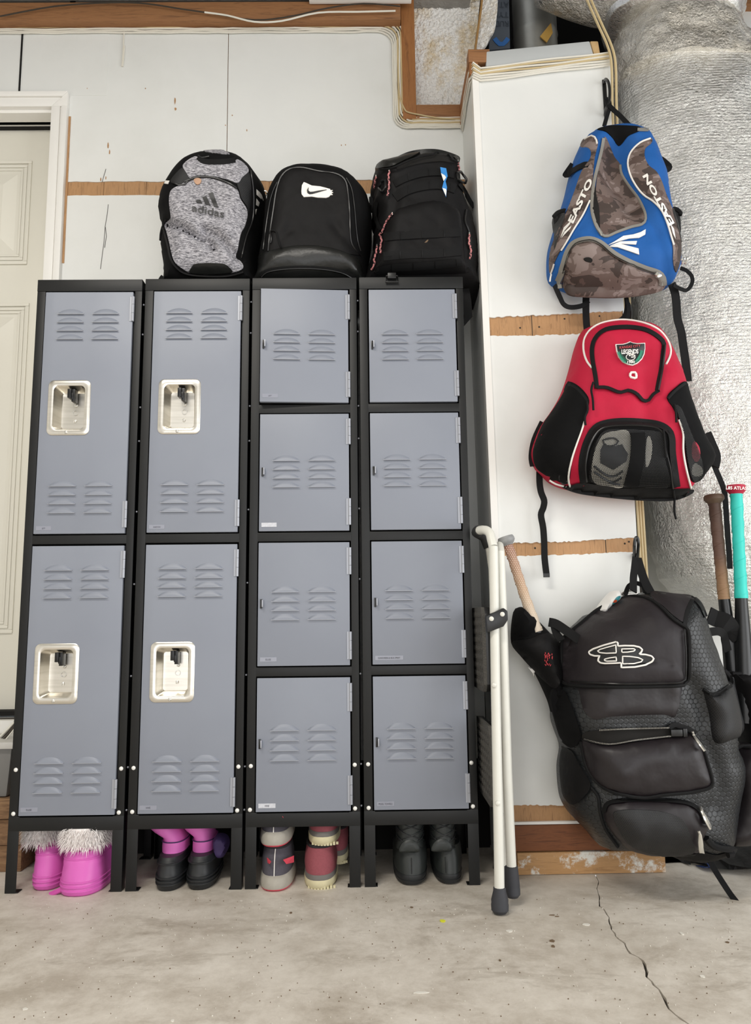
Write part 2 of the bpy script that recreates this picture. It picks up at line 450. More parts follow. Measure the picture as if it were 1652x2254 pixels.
    t = NT('stainless'); t.set(t.ramp(t.noise(9, 3, .5, t.coord((1, 1, 14))), [(.3, '#dedad0'), (.7, '#eeeae2')]), .30, 1.0); MATS['stainless'] = t.m
    plain('zinc', '#dcdad4', .3, .9, var=.05); plain('bolt_white', '#efeee9', .35, .2, var=0)
    t = NT('clear_tape'); t.set('#9194a0', .25); MATS['clear_tape'] = t.m
    plain('tape_residue', '#c9cbd2', .6, var=.25, vs=160); plain('ink', '#4a4b55', .6, var=0); plain('ink_dark', '#2c2d33', .6, var=0)
    # bags
    fabric('black_nylon', '#0f0e0f', .62, 1200, .2, .22); fabric('black_fabric', '#0b0b0c', .85, 1400, .2, .18); fabric('black_web', '#0d0d0e', .8, 1800, .2, .3, .1)
    plain('black_rubber', '#161716', .38, var=.2, vs=12, bump=(25, .35, .005)); plain('black_plastic', '#121213', .35, var=0)
    fabric('charcoal_nylon', '#211c1f', .6, 1100, .18, .4); fabric('charcoal_satin', '#1f1a1d', .42, 1300, .2, .45)
    fabric('red_nylon', '#b81638', .7, 1300, .13); fabric('red_dark', '#b3122b', .75, 1300, .13); fabric('blue_nylon', '#1a589f', .7, 1300, .12)
    fabric('grey_tape_fabric', '#86837c', .7, 1500, .1, .3, .1); plain('piping_white', '#e9e5de', .6, var=.04); plain('print_white', '#efece6', .5, var=0)
    plain('print_black', '#17181a', .45, var=0); plain('print_charcoal', '#141416', .45, var=0)
    t = NT('heather'); f = t.noise(20, 4, .75, t.coord((5, 5, 26), (0, .12, 0)))
    t.set(t.ramp(f, [(.36, '#3a393e'), (.47, '#7c7b81'), (.56, '#b4b2b7'), (.66, '#cdcbd0')]), .85); t.bump(t.noise(1200, 1, .5), .2, .0005); MATS['heather'] = t.m
    t = NT('camo'); n1 = t.noise(13, 3, .55, t.coord((1, 1, 1.7)), .7); n2 = t.noise(20, 3, .55, t.coord((1, 1, 1.5), (.4, .3, .2)), .5)
    c1 = t.ramp(n1, [(0, '#40342f'), (.47, '#6a5a54'), (.58, '#857671')], 'CONSTANT'); m2 = t.ramp(n2, [(0, 0.), (.60, 1.)], 'CONSTANT')
    t.set(t.mix(m2, c1, '#574640'), .75); t.bump(t.noise(1300, 1, .5), .2, .0005); t.bump(t.noise(20, 3, .6), .3, .005); MATS['camo'] = t.m
    def hexd(t, scale):
        mp = t.coord((scale, 1, scale*1.0))
        sep = t.n('ShaderNodeSeparateXYZ'); t.l(mp, sep.inputs[0])
        def lat(ox, oz):
            fx = t.math('SUBTRACT', t.math('FRACT', t.math('ADD', sep.outputs[0], ox+100)), .5)
            fz = t.math('MULTIPLY', t.math('SUBTRACT', t.math('FRACT', t.math('ADD', t.math('DIVIDE', sep.outputs[2], 1.732), oz+100)), .5), 1.732)
            return t.math('SQRT', t.math('ADD', t.math('MULTIPLY', fx, fx), t.math('MULTIPLY', fz, fz)))
        return t.math('MINIMUM', lat(0, 0), lat(.5, .5))
    t = NT('hex_fabric'); h = hexd(t, 78)
    t.set(t.ramp(h, [(.44, '#1f2123'), (.53, '#121213')]), .42, 0, .5); t.bump(t.ramp(h, [(.40, 1.), (.54, 0.)]), .6, .0012); t.bump(t.noise(20, 3, .6), .3, .006); MATS['hex_fabric'] = t.m
    def mesh_fab(name, scale, colr, t0, t1):
        t = NT(name); h = hexd(t, scale); t.set(colr, .7)
        t.l(t.ramp(h, [(t0, 0.), (t1, 1.)]), t.b.inputs['Alpha']); MATS[name] = t.m
    mesh_fab('mesh_black', 260, '#151516', .27, .33); mesh_fab('mesh_open', 250, '#151516', .33, .39)
    t = NT('mesh_solid'); h = hexd(t, 240); t.set(t.ramp(h, [(.28, '#050505'), (.36, '#1b1b1d')]), .6); t.bump(h, .6, .001); MATS['mesh_solid'] = t.m
    t = NT('paracord'); wv = t.n('ShaderNodeTexNoise'); wv.inputs['Scale'].default_value = 230; t.l(t.coord(), wv.inputs['Vector'])
    t.set(t.ramp(wv.outputs['Fac'], [(0, '#2a2022'), (.45, '#d98f8f'), (.58, '#b96a70')], 'CONSTANT'), .8); MATS['paracord'] = t.m
    plain('tag_blue', '#2f86d0', .6, var=.05); plain('guard_white', '#cfccc2', .5, var=.08); plain('guard_dark', '#23262a', .5); plain('sock_red', '#a52a3d', .8)
    plain('zip_metal', '#e2e0d8', .25, .8, var=.05); plain('badge_green', '#12533e', .6, var=0); plain('leaf_green', '#3b9a7c', .6, var=0); plain('badge_red', '#c24048', .6, var=0)
    plain('gold_pin', '#a5836a', .5, .3); plain('bottle_white', '#ecebe8', .4, var=.02); plain('orange_print', '#d0552e', .6); plain('teal_print', '#3d8b94', .6)
    # bats, ladder
    t = NT('grip_snakeskin'); h = hexd(t, 170); g = t.n('ShaderNodeSeparateXYZ'); t.l(t.coord(), g.inputs[0])
    mr = t.n('ShaderNodeMapRange', i_1=.16, i_2=.44); t.l(g.outputs[2], mr.inputs[0])
    base = t.ramp(mr.outputs[0], [(0, '#d8cbb8'), (.35, '#c2a184'), (.8, '#8d5f50'), (1, '#7d5148')])
    t.set(t.mix(t.ramp(h, [(.25, .55), (.32, 0.)]), base, '#e2d6c4'), .7); t.bump(h, .3, .001); MATS['grip_snakeskin'] = t.m
    t = NT('grip_brown'); g = t.n('ShaderNodeSeparateXYZ'); t.l(t.coord(), g.inputs[0]); mr = t.n('ShaderNodeMapRange', i_1=0.30, i_2=.62); t.l(g.outputs[2], mr.inputs[0])
    t.set(t.ramp(mr.outputs[0], [(.0, '#9a7a5a'), (.25, '#8a6a4e'), (.45, '#5e4438'), (1, '#4d382f')]), .6); t.bump(t.noise(8, 2, .5, t.coord((1, 1, 22))), .6, .003); MATS['grip_brown'] = t.m
    plain('grip_teal', '#2fc9bd', .5, var=.1, vs=12); plain('knob_red', '#b3203f', .5, var=.05); plain('knob_grey', '#8f9090', .5, var=.3, vs=60); plain('bat_black', '#151617', .32, var=.1); plain('knob_brown', '#5d4a3b', .6)
    plain('ladder_white', '#dcdbd2', .35, var=.06, vs=20); plain('ladder_rubber', '#34353a', .65, var=.2, vs=30); plain('grip_foam', '#262626', .8); plain('tread_grey', '#4c4a46', .85, var=.35, vs=220, bump=(240, 1., .003))
    # shoes
    plain('pink_shell', '#d763b8', .42, var=.06); plain('pink_quilt', '#cc52a8', .6, var=.12, bump=(30, .4, .006)); t = NT('fur'); t.set(t.ramp(t.noise(120, 2, .5), [(.3, '#f2eae7'), (.7, '#fffcfa')]), .9); MATS['fur'] = t.m
    plain('pink_bright', '#e273c4', .55, var=.05); plain('boot_rubber_black', '#1f2123', .5, var=.25, vs=30); plain('purple_nylon', '#40305e', .7, bump=(25, .3, .005))
    plain('shoe_grey_knit', '#4b4850', .85, var=.3, vs=220); plain('shoe_sole_grey', '#a5a096', .75, var=.2, vs=40); plain('shoe_red', '#d6485a', .7); plain('shoe_maroon', '#8c4850', .85, var=.2, vs=200, bump=(200, .3, .001))
    plain('sole_cream', '#cfc6a2', .8, var=.15, vs=40); plain('sole_band', '#6e6a66', .8); plain('shoe_dark', '#232024', .8); plain('thread_white', '#e4e0da', .7)
    plain('leather_black', '#2b2f2e', .45, var=.2, vs=20, bump=(60, .25, .002)); plain('leather_sole', '#1d1f21', .55, var=.2)
    plain('bin_grey', '#7b7a78', .4, var=.08); plain('bin_rim', '#c8c6c0', .4, var=.05); plain('tarp_blue', '#1c3f86', .6)
mk()
G = MATS

# ------------------------------------------------------------------ the room
YW = 2.45      # face of the rear wall
YP = 2.19      # face of the boxed-out pillar
DL = 2.1087    # fronts of the lockers
# floor: one slab, split by the crack that runs from the pillar base to the foreground
ck = [(1310,1926),(1318,1942),(1312,1955),(1322,1975),(1318,1990),(1335,2008),(1341,2030),(1352,2060),(1372,2075),(1385,2098),(1412,2112),(1420,2128),(1424,2150),(1442,2172),(1462,2195),(1470,2220),(1492,2238),(1512,2254)]
def flr(px, py):
    d = ray(px, py); t = -CAMH/d[..., 2]; return CP+d*t[..., None]
cp = resample(np.array([flr(a, b)[:2] for a, b in ck]), .018, False)
cp = cp+RNG.normal(0, .0016, cp.shape)
cp = np.vstack([cp, cp[-1]+[.06, -.25], cp[-1]+[-.04, -.7], cp[-1]+[.1, -1.3]])
wd = np.interp(np.arange(len(cp)), [0, 10, 22, 34, 44, len(cp)-1], [.0009, .0011, .0014, .0026, .0016, .001])*(1+.5*RNG.uniform(-1, 1, len(cp)))
tc = np.gradient(cp, axis=0); tc /= np.linalg.norm(tc, axis=1)[:, None]; nc = np.stack([-tc[:, 1], tc[:, 0]], 1)
cl = cp-nc*wd[:, None]; crr = cp+nc*wd[:, None]
if cl[0, 0] > crr[0, 0]: cl, crr = crr, cl
x0, x1, yb, yf = -2.8, 2.8, 3.0, -3.2
mb = MB()
def slab(poly):
    n = len(poly); mb.add([(x, y, 0) for x, y in poly]+[(x, y, -.03) for x, y in poly], [tuple(range(n)), tuple(range(n, 2*n))[::-1]]+[(i, (i+1) % n, n+(i+1) % n, n+i) for i in range(n)])
def strip_left_right():
    # quads from each side of the crack out to the walls, so no long concave polygon is needed
    Lp = [(x0, p[1]) for p in cl]; Rp = [(x1, p[1]) for p in crr]
    for i in range(len(cl)-1):
        mb.add([(*Lp[i], 0), (*cl[i], 0), (*cl[i+1], 0), (*Lp[i+1], 0), (*cl[i], -.02), (*cl[i+1], -.02)], [(0, 1, 2, 3), (1, 4, 5, 2)])
        mb.add([(*crr[i], 0), (*Rp[i], 0), (*Rp[i+1], 0), (*crr[i+1], 0), (*crr[i], -.02), (*crr[i+1], -.02)], [(0, 1, 2, 3), (0, 3, 5, 4)])
strip_left_right()
mid = (cl[0]+crr[0])/2; end = (cl[-1]+crr[-1])/2
mb.add([(x0, cl[0, 1], 0), (*cl[0], 0), (*crr[0], 0), (x1, crr[0, 1], 0), (x1, yb, 0), (x0, yb, 0)], [(0, 1, 2, 3, 4, 5)])
mb.add([(x0, cl[-1, 1], 0), (*cl[-1], 0), (*crr[-1], 0), (x1, crr[-1, 1], 0), (x1, yf, 0), (x0, yf, 0)], [(5, 4, 3, 2, 1, 0)])
floor = struct(obj('floor', mb, G['concrete'], smooth=False), 'worn grey concrete garage floor with a jagged crack')
obj('crack_bed', MB().box(cp[:, 0].min()-.05, cp[:, 0].max()+.05, cp[:, 1].min(), cp[:, 1].max(), -.03, -.006), G['crack_dark'], floor)
# shell of the garage that the photograph does not look at
room = [('ceiling', MB().box(-2.8, 2.8, -3.2, 2.0, 2.90, 3.0).box(-2.8, .40, 2.0, 2.55, 2.90, 3.0).box(.36, 2.8, 1.9, 2.0, 2.9, 4.2).box(.36, 2.8, 1.9, 3.1, 4.2, 4.3), 'ceiling_rough'),  # final boxes added out of view to keep sky light off the cavity
        ('wall_left', MB().box(-2.9, -2.8, -3.2, 3.1, 0, 3.0), 'room_wall'),
        ('wall_right', MB().box(2.8, 2.9, -3.2, -1.15, 0, 3).box(2.8, 2.9, 1.65, 3.1, 0, 3).box(2.8, 2.9, -1.15, 1.65, 2.25, 3), 'room_wall'),
        ('wall_front', MB().box(-2.9, -2.0, -3.3, -3.2, 0, 3).box(2.6, 2.9, -3.3, -3.2, 0, 3).box(-2.0, 2.6, -3.3, -3.2, 2.3, 3), 'room_wall')]
for n_, m_, k_ in room: struct(obj(n_, m_, G[k_], smooth=False))

# rear wall: vertical wood-grain planks, painted white except where old shelf cleats left bare bands
planks_x = [xat(px, YW, 2.2) for px in (-700, -560, -420, -300, -190, -80, 45, 133, 228, 322, 405, 498, 592, 688, 780, 873, 960)]+[.366]
XDR = xat(148, YW, 2.3)   # outer right edge of the door casing
ZDT = float(at(100, 200, YW)[2])   # top of the casing
xs_n = xat(884, YW-.01, 2.6); zs_n = float(at(950, 262, YW-.01)[2])
wallb = struct(obj('wall_back', MB().box(-2.8, XDR, YW+.012, YW+.04, ZDT-.01, 2.9).box(XDR-.02, xs_n, YW+.012, YW+.04, 0, 2.9).box(xs_n, .9, YW+.012, YW+.04, 0, zs_n).box(-2.8, -2.0, YW+.012, YW+.04, 0, ZDT).box(-2.8, XDR, YW+.012, YW+.04, 0, .40), G['crack_dark'], smooth=False), 'white painted plank wall with bare wood bands')
def zw(py, px=400): return float(at(px, py, YW)[2])
ZB = [zw(402, 250), zw(430, 250)]   # bare band on the rear wall
ZTOP = zw(52, 400)
xn0 = xat(873, YW, 2.6); zn = zw(268, 950)    # notch for the framed opening
def rag(a, b, z, amp, inv=False):
    xs = np.arange(a, b, .012); xs = np.r_[xs, b]
    return [(float(x), float(z+amp*mnoise.noise(Vector((x*30, z*7, 1.3)))+amp*.6*mnoise.noise(Vector((x*110, z*7, 5.))))) for x in xs]
for i in range(len(planks_x)-1):
    a, b = planks_x[i], planks_x[i+1]
    if i < 6:   # above and below the door only
        for z0_, z1_ in ((ZDT-.02, ZTOP), (0, .40)): obj('plank', MB().box(a+.0003, b-(.004 if i == 5 else .0003), YW, YW+.012, z0_, z1_), G['wall_paint'], wallb, smooth=False)
        continue
    a3 = max(a, XDR-.012)+.0006
    zt_ = 2.86 if b <= xn0+.01 else zn
    if b > a3: obj('plank', MB().box(a3, b-.0006, YW+.003, YW+.012, 0, zt_), G['panel_wood'], wallb, smooth=False)
for a, b in ((XDR-.010, planks_x[11]-.0012), (planks_x[11]+.0012, .366)):
    obj('paint_coat', MB().prism([(a, 0), (b, 0)]+rag(a, b, ZB[1], .002)[::-1], YW, YW+.003), G['wall_paint'], wallb, smooth=False)
    if b < 0: up = rag(a, b, ZB[0]+.004, .0025)+rag(a, b, ZTOP+.012, .004)[::-1]
    else: up = rag(a, b, ZB[0]+.004, .0025)+[(b, zn), (xn0, zn)]+rag(a, xn0, ZTOP+.012, .004)[::-1]
    obj('paint_coat', MB().prism(up, YW, YW+.003), G['wall_paint'], wallb, smooth=False)
struct(obj('shade_strip_back', MB().box(XDR, .366, YW-.012, YW-.0005, 0, .26), G['void_dark'], smooth=False), 'dark strip painted as shade along the foot of the rear wall')  # near-black strip added: shade under the lockers put into its colour
# paint over the corner above the casing
obj('plank', MB().prism([(xat(47, YW, 2.6)+.0045, ZDT-.02), (planks_x[8]-.0005, ZDT-.02), (planks_x[8]-.0005, ZTOP), (xat(47, YW, 2.6)+.0045, ZTOP)], YW-.0012, YW+.002), G['wall_paint'], wallb, smooth=False)
obj('gap_shade_strip', MB().box(xat(42.5, YW, 2.6), xat(46.5, YW, 2.6), YW-.0016, YW+.001, ZDT-.005, ZTOP-.004), G['void_dark'], wallb, smooth=False)  # black strip on the surface paints the shade of the gap between sheets
# flaws in the paint
for px, py, w_, h_ in ((385,222,2.5,9),(386,240,3,4),(238,320,2,8),(241,335,1.6,6),(320,195,1.2,1.5),(192,195,1.2,1.5),(543,287,1.2,3),(751,320,1.4,1.6),(760,319,1.4,1.6),(496,276,1.3,1.6),(511,254,1.4,1.4),(222,395,1.5,5),(233,392,1.2,4)):
    P = at(px, py, YW); k = .00155
    obj('paint_chip', MB().prism([(P[0]+w_*k*.9*math.cos(t)*random.uniform(.6, 1.1), P[2]+h_*k*math.sin(t)*random.uniform(.7, 1.1)) for t in np.linspace(0, 6.28, 9)[:-1]], YW-.0016, YW), G['panel_wood'], wallb, smooth=False)
for pts in (((238,450),(236,470),(231,500),(229,530),(225,560),(221,592)), ((232,500),(234,520),(230,545)), ((233,372),(227,392),(225,400))):
    obj('paint_drip', MB().tube([at(x, y, YW-.0006) for x, y in pts], .0011, 5), G['bin_grey'], wallb)
# beam along the top of the wall, board end and ceiling edge
zb0, zb1 = zw(62), zw(8)
struct(obj('trim_1', MB().box(-2.8, xat(882, YW-.03, 2.7), YW-.04, YW, float(at(400, 64, YW)[2]), float(at(400, 4, YW-.04)[2])), G['beam_wood'], bevel=.003), 'rough brown beam along the top of the wall')
struct(obj('trim_2', MB().box(xat(680, YW-.06, 2.85), xat(905, YW-.06, 2.85), YW-.065, YW-.045, float(at(800, 9, YW-.045)[2]), 2.9), G['trim_paint'], bevel=.002), 'white board end under the ceiling')
# studs that frame the opening beside the pillar
def pz(px, py, Y): return float(at(px, py, Y)[2])
xs0, xs1 = xat(884, YW-.01, 2.6), xat(914, YW-.01, 2.6)
zf0, zf1 = pz(950, 262, YW-.01), pz(950, 230, YW-.01)
XPL = [.377, .360]   # left edge of the pillar: bottom, top
fr = struct(obj('trim_3', MB().box(xs0, xs1, YW-.01, YW+.08, zf0, 2.9), G['stud_wood'], bevel=.002), 'brown wooden stud beside the textured panel')
struct(obj('trim_4', MB().box(xs1, .362, YW-.01, YW+.08, zf0, zf1), G['beam_wood'], bevel=.002), 'short wooden sill under the textured panel')
zp0 = pz(1043, 165, YP)+.002
struct(obj('trim_5', MB().box(.345, .372, YP-.0, YW+.05, zp0, zp0+.075), G['stud_wood'], bevel=.002), 'wooden plate running along the top of the pillar side')
struct(obj('trim_6', MB().box(.342, .41, YP-.004, YP+.04, zp0+.04, zp0+.085), G['beam_wood'], bevel=.002), 'short wooden block on the pillar corner')

# ---- door on the left
YD = YW+.085
dr = struct(obj('door_1', MB().box(-2.0, xat(97, YD, 1.5)+.03, YD, YD+.04, pz(0, 1562, YD), pz(0, 287, YD)), G['door_paint'], bevel=.002), 'white panelled house door')
def door_panel(xr, zt, zb_):
    xl = xr-.52
    for k, (ins, y_, w_) in enumerate(((0, .006, .012), (.016, .004, .010), (.030, .003, .008))):
        a, b, c, d = xl+ins, xr-ins, zb_+ins, zt-ins
        m = MB()
        m.box(a, b, YD-y_, YD, d-w_, d).box(a, b, YD-y_, YD, c, c+w_).box(a, a+w_, YD-y_, YD, c+w_, d-w_).box(b-w_, b, YD-y_, YD, c+w_, d-w_)
        obj('moulding', m, G['door_paint'], dr, bevel=.002)
    i1, i2 = .05, .095
    f0 = [(xl+i1, YD, zb_+i1), (xr-i1, YD, zb_+i1), (xr-i1, YD, zt-i1), (xl+i1, YD, zt-i1)]
    f1 = [(xl+i2, YD-.010, zb_+i2), (xr-i2, YD-.010, zb_+i2), (xr-i2, YD-.010, zt-i2), (xl+i2, YD-.010, zt-i2)]
    obj('panel', MB().rings([f0, f1]), G['door_paint'], dr, smooth=False)
door_panel(xat(68, YD, 2.2), pz(30, 355, YD), pz(30, 583, YD))
door_panel(xat(56, YD, 1.5), pz(30, 668, YD), pz(20, 1394, YD))
XCI = xat(108, YW-.018, 2.3); ZCI = pz(50, 234, YW-.018)
casing = MB()
casing.box(XCI, XCI+.030, YW-.018, YW+.0, .40, ZCI).box(XCI+.030, XCI+.036, YW-.014, YW, .40, ZCI).box(XCI+.036, XDR, YW-.022, YW, .40, ZCI)
casing.prism([(XCI, ZCI), (XCI+.033, ZCI), (XDR, ZCI), (XDR, ZCI+(XDR-XCI))], YW-.018, YW)
struct(obj('trim_7', casing, G['trim_paint'], bevel=.0015), 'white moulded door casing, upright')
zc1 = ZCI+(XDR-XCI)
head = MB().prism([(-2.2, ZCI), (XCI, ZCI), (XCI+.03, ZCI+.03), (-2.2, ZCI+.03)], YW-.018, YW).prism([(-2.2, ZCI+.036), (XCI+.036, ZCI+.036), (XDR-.0008, zc1), (-2.2, zc1)], YW-.022, YW).box(-2.2, XCI+.03, YW-.014, YW, ZCI+.03, ZCI+.036)
struct(obj('trim_8', head, G['trim_paint'], bevel=.0015), 'white moulded door casing, head')
jz = pz(50, 287, YD)
struct(obj('trim_9', MB().box(XCI-.004, XCI+.02, YW, YD+.05, .40, ZCI+.02).box(-2.2, XCI, YW, YD-.02, ZCI-.012, ZCI+.012).box(-2.2, XCI, YD-.035, YD-.012, jz+.012, ZCI-.012).box(-2.2, XCI, YD-.02, YD+.06, jz+.012, ZCI+.0), G['trim_paint'], smooth=False), 'white door jamb and stop')
struct(obj('trim_10', MB().box(-2.2, XCI+.01, YD-.012, YD+.012, jz+.001, jz+.014), G['void_dark'], smooth=False), 'dark weather strip above the door')
struct(obj('trim_11', MB().box(-2.2, XCI+.005, YD-.03, YD+.03, pz(0, 1574, YD), pz(0, 1563, YD)), G['void_dark'], smooth=False), 'dark sweep under the door')
struct(obj('trim_12', MB().box(-2.2, XDR-.01, YW-.02, YD+.05, .0, pz(0, 1576, YD)-.002), G['trim_paint'], smooth=False), 'white riser below the door')
struct(obj('trim_13', MB().box(XDR-.001, XDR+.007, YW-.002, YW+.006, 1.9, 2.44), G['panel_wood'], smooth=False), 'bare wood gap beside the door casing')

# ---- boxed-out pillar
ZPT = [pz(1045, 168, YP), pz(1340, 124, YP)]
XPR = [.776, .790]
def pillar_poly(m=0):
    return [(XPL[0]+m, 0), (XPR[0]-m, 0), (XPR[1]-m, ZPT[1]), (XPL[1]+m, ZPT[0])]
pp = pillar_poly()
core = MB().add([(x, YP+.006, z) for x, z in pp]+[(x, YW+.4, z) for x, z in pp], [(3, 2, 1, 0), (4, 5, 6, 7), (0, 1, 5, 4), (1, 2, 6, 5), (2, 3, 7, 6), (3, 0, 4, 7)])
pil = struct(obj('wall_pillar', core, G['panel_wood'], smooth=False), 'white boxed-out pillar with bare wood bands')
obj('side_panel', MB().add([(XPL[0]-.006, YP+.03, 0), (XPL[1]-.006, YP+.03, ZPT[0]), (XPL[1]-.006, YW, ZPT[0]), (XPL[0]-.006, YW, 0), (XPL[0], YP+.03, 0), (XPL[1], YP+.03, ZPT[0]), (XPL[1], YW, ZPT[0]), (XPL[0], YW, 0)], [(0, 1, 2, 3), (7, 6, 5, 4), (0, 4, 5, 1), (2, 6, 7, 3)]), G['wall_paint'], pil, smooth=False)
obj('side_panel', MB().add([(XPR[0]+.004, YP+.004, 0), (XPR[1]+.004, YP+.004, ZPT[1]), (XPR[1]+.004, YW+.38, ZPT[1]), (XPR[0]+.004, YW+.38, 0), (XPR[0], YP+.004, 0), (XPR[1], YP+.004, ZPT[1]), (XPR[1], YW+.38, ZPT[1]), (XPR[0], YW+.38, 0)], [(0, 1, 2, 3), (7, 6, 5, 4), (0, 4, 5, 1), (2, 6, 7, 3)]), G['wall_paint'], pil, smooth=False)
obj('corner_trim', MB().add([(XPL[0]-.008, YP-.004, .16), (XPL[0]+.012, YP-.004, .16), (XPL[1]+.012, YP-.004, ZPT[0]), (XPL[1]-.008, YP-.004, ZPT[0]), (XPL[0]-.008, YP+.03, .16), (XPL[0]+.012, YP+.03, .16), (XPL[1]+.012, YP+.03, ZPT[0]), (XPL[1]-.008, YP+.03, ZPT[0])], [(0, 1, 2, 3), (4, 7, 6, 5), (0, 4, 5, 1), (1, 5, 6, 2), (2, 6, 7, 3), (3, 7, 4, 0)]), G['trim_paint'], pil, smooth=False)
def ppx(pts): return [tuple(at(x, y, YP)[[0, 2]]) for x, y in pts]
def ragged(pts, amp=1.2):
    q = resample(np.array(pts, float), 5, False); return [(x, y+amp*random.uniform(-1, 1)) for x, y in q]
def xl_(z): return XPL[0]+(XPL[1]-XPL[0])*z/ZPT[0]+.008
def xr_(z): return XPR[0]+(XPR[1]-XPR[0])*z/ZPT[1]-.001
def coat(top, bot):
    T_ = ppx(ragged(top, 1.4)) if top else [(xl_(ZPT[0]), ZPT[0]-.002), (xr_(ZPT[1]), ZPT[1]-.002)]
    B_ = ppx(ragged(bot, 1.6)); T_[0] = (xl_(T_[0][1]), T_[0][1]); T_[-1] = (xr_(T_[-1][1]), T_[-1][1]); B_[0] = (xl_(B_[0][1]), B_[0][1]); B_[-1] = (xr_(B_[-1][1]), B_[-1][1])
    return T_+B_[::-1]
coats = [coat(None, [(1078,698),(1220,692),(1370,684)]), coat([(1080,739),(1230,737),(1370,728)], [(1112,1196),(1260,1192),(1386,1184)]), coat([(1112,1224),(1250,1221),(1386,1215)], [(1132,1772),(1260,1773),(1400,1768)])]
for c_ in coats:
    obj('paint_coat', MB().prism(c_, YP+.001, YP+.006), G['wall_paint'], pil, smooth=False)
# shallow grooves between the boards of the bare bands
for px, py0, py1 in ((1170,690,738),(1292,684,734),(1333,1184,1219),(1200,1190,1222)):
    a, b = at(px, py0, YP), at(px+2, py1, YP)
    obj('groove', MB().box(a[0]-.001, a[0]+.001, YP+.0054, YP+.006, b[2], a[2]), G['crack_dark'], pil, smooth=False)
for px, py in ((1145,720),(1187,718),(1243,700),(1320,694),(1178,1206),(1376,1196),(1385,1192),(1068,187),(1160,842)):
    P = at(px, py, YP); obj('nail_hole', MB().lathe([(.003, 0), (.002, .0015)], (P[0], YP+.006, P[2]), (0, -1, 0), 8), G['crack_dark'], pil)
zk = pz(1300, 1872, YP)
obj('base_board', MB().box(.385, .80, YP-.006, YP+.02, zk+.002, pz(1300, 1813, YP)), G['stained_board'], pil, bevel=.002)
obj('base_strip', MB().box(.385, .80, YP-.004, YP+.02, pz(1300, 1812, YP), pz(1300, 1806, YP)), G['trim_paint'], pil)
obj('plywood_base', MB().box(.40, .803, YP-.012, YP+.02, 0.001, zk), G['plywood_splashed'], pil, bevel=.002)
# taped beam end lying on top of the pillar
tb = [at(x, y, YP-.005) for x, y in ((1069,146),(1308,127),(1297,90),(1070,113))]
m = MB(); m.add([tuple(p) for p in tb]+[(p[0], p[1]+.09, p[2]) for p in tb], [(0, 1, 2, 3), (4, 7, 6, 5), (0, 4, 5, 1), (1, 5, 6, 2), (2, 6, 7, 3), (3, 7, 4, 0)])
struct(obj('trim_14', m, G['tape_grey'], bevel=.004), 'grey taped beam lying on the pillar')
tb = [at(x, y, YP-.002) for x, y in ((1309,127),(1322,126),(1316,90),(1298,90))]
m = MB(); m.add([tuple(p) for p in tb]+[(p[0], p[1]+.08, p[2]) for p in tb], [(0, 1, 2, 3), (4, 7, 6, 5), (0, 4, 5, 1), (1, 5, 6, 2), (2, 6, 7, 3), (3, 7, 4, 0)])
struct(obj('trim_15', m, G['shredded_wood'], bevel=.004), 'splintered end of the taped beam')

# ---- textured plaster sheet and torn flap above the opening
def popcorn(name, poly_px, Y, amp, yawfn=None, label=None):
    P = [at(x, y, Y)[[0, 2]] for x, y in poly_px]; poly = resample(np.array(P), .012)
    V, fs, loop = cdt(poly, .0045)
    d = np.array([amp*(mnoise.noise(Vector((x*95, z*95, 3))) + .8*mnoise.noise(Vector((x*210, z*210, 9)))) for x, z in V])
    ya = np.array([yawfn(x, z) if yawfn else 0 for x, z in V])
    vs = np.stack([V[:, 0], Y+ya-d, V[:, 1]], 1); bk = vs[loop].copy(); bk[:, 1] = vs[loop][:, 1]+.014; n = len(vs); m_ = len(loop)
    return struct(obj(name, MB().add(np.vstack([vs, bk]), fs+[(loop[i], loop[(i+1) % m_], n+(i+1) % m_, n+i) for i in range(m_)]+[tuple(n+i for i in range(m_))]), G['popcorn']), label)
popcorn('wall_recess', [(908,-40),(1060,-40),(1050,60),(1042,118),(1030,140),(1016,232),(908,236)], YW+.05, .006, None, 'white stippled plaster panel with yellow stains')
xh = float(at(1062, 50, YW-.02)[0])
fl_ = popcorn('wall_flap', [(1064,-40),(1094,-40),(1092,30),(1088,70),(1070,100),(1046,114),(1052,70)], YW-.03, .006, lambda x, z: (x-xh)*-.5, 'torn stippled plaster flap beside the cavity')
obj('torn_edge', MB().tube([at(x, y, YW-.04) for x, y in ((1064,-40),(1058,20),(1051,68),(1045,112))], .004, 6), G['gypsum_edge'], fl_)
# cavity above the pillar
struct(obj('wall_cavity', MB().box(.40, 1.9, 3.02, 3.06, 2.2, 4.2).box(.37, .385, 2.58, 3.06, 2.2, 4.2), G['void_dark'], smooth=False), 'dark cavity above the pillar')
struct(obj('wall_upper', MB().box(1.1, 2.8, 2.74, 2.78, 0, 3.4).box(.70, 1.1, 2.74, 2.78, 0, 2.35), G['wall_paint'], smooth=False), 'pale wall behind the foil duct')
struct(obj('trim_16', MB().box(1.30, 2.8, 2.70, 2.74, pz(1640, 8, 2.70), 3.4), G['beam_wood'], smooth=False), 'brown beam in the upper right corner')
obj_ = thing('printed_panel', 'dark insulation panel with upside-down lettering above the pillar', 'panel', tuple(at(1103, 105, 2.62)))
pa = [at(x, y, 2.62) for x, y in ((1076,110),(1122,106),(1119,-40),(1080,-40))]
obj('board', MB().add([tuple(p) for p in pa]+[(p[0], p[1]+.02, p[2]) for p in pa], [(0, 1, 2, 3), (4, 7, 6, 5), (0, 4, 5, 1), (1, 5, 6, 2), (2, 6, 7, 3), (3, 7, 4, 0)]), G['print_panel'], obj_, smooth=False)
pl = Surf(2.62)
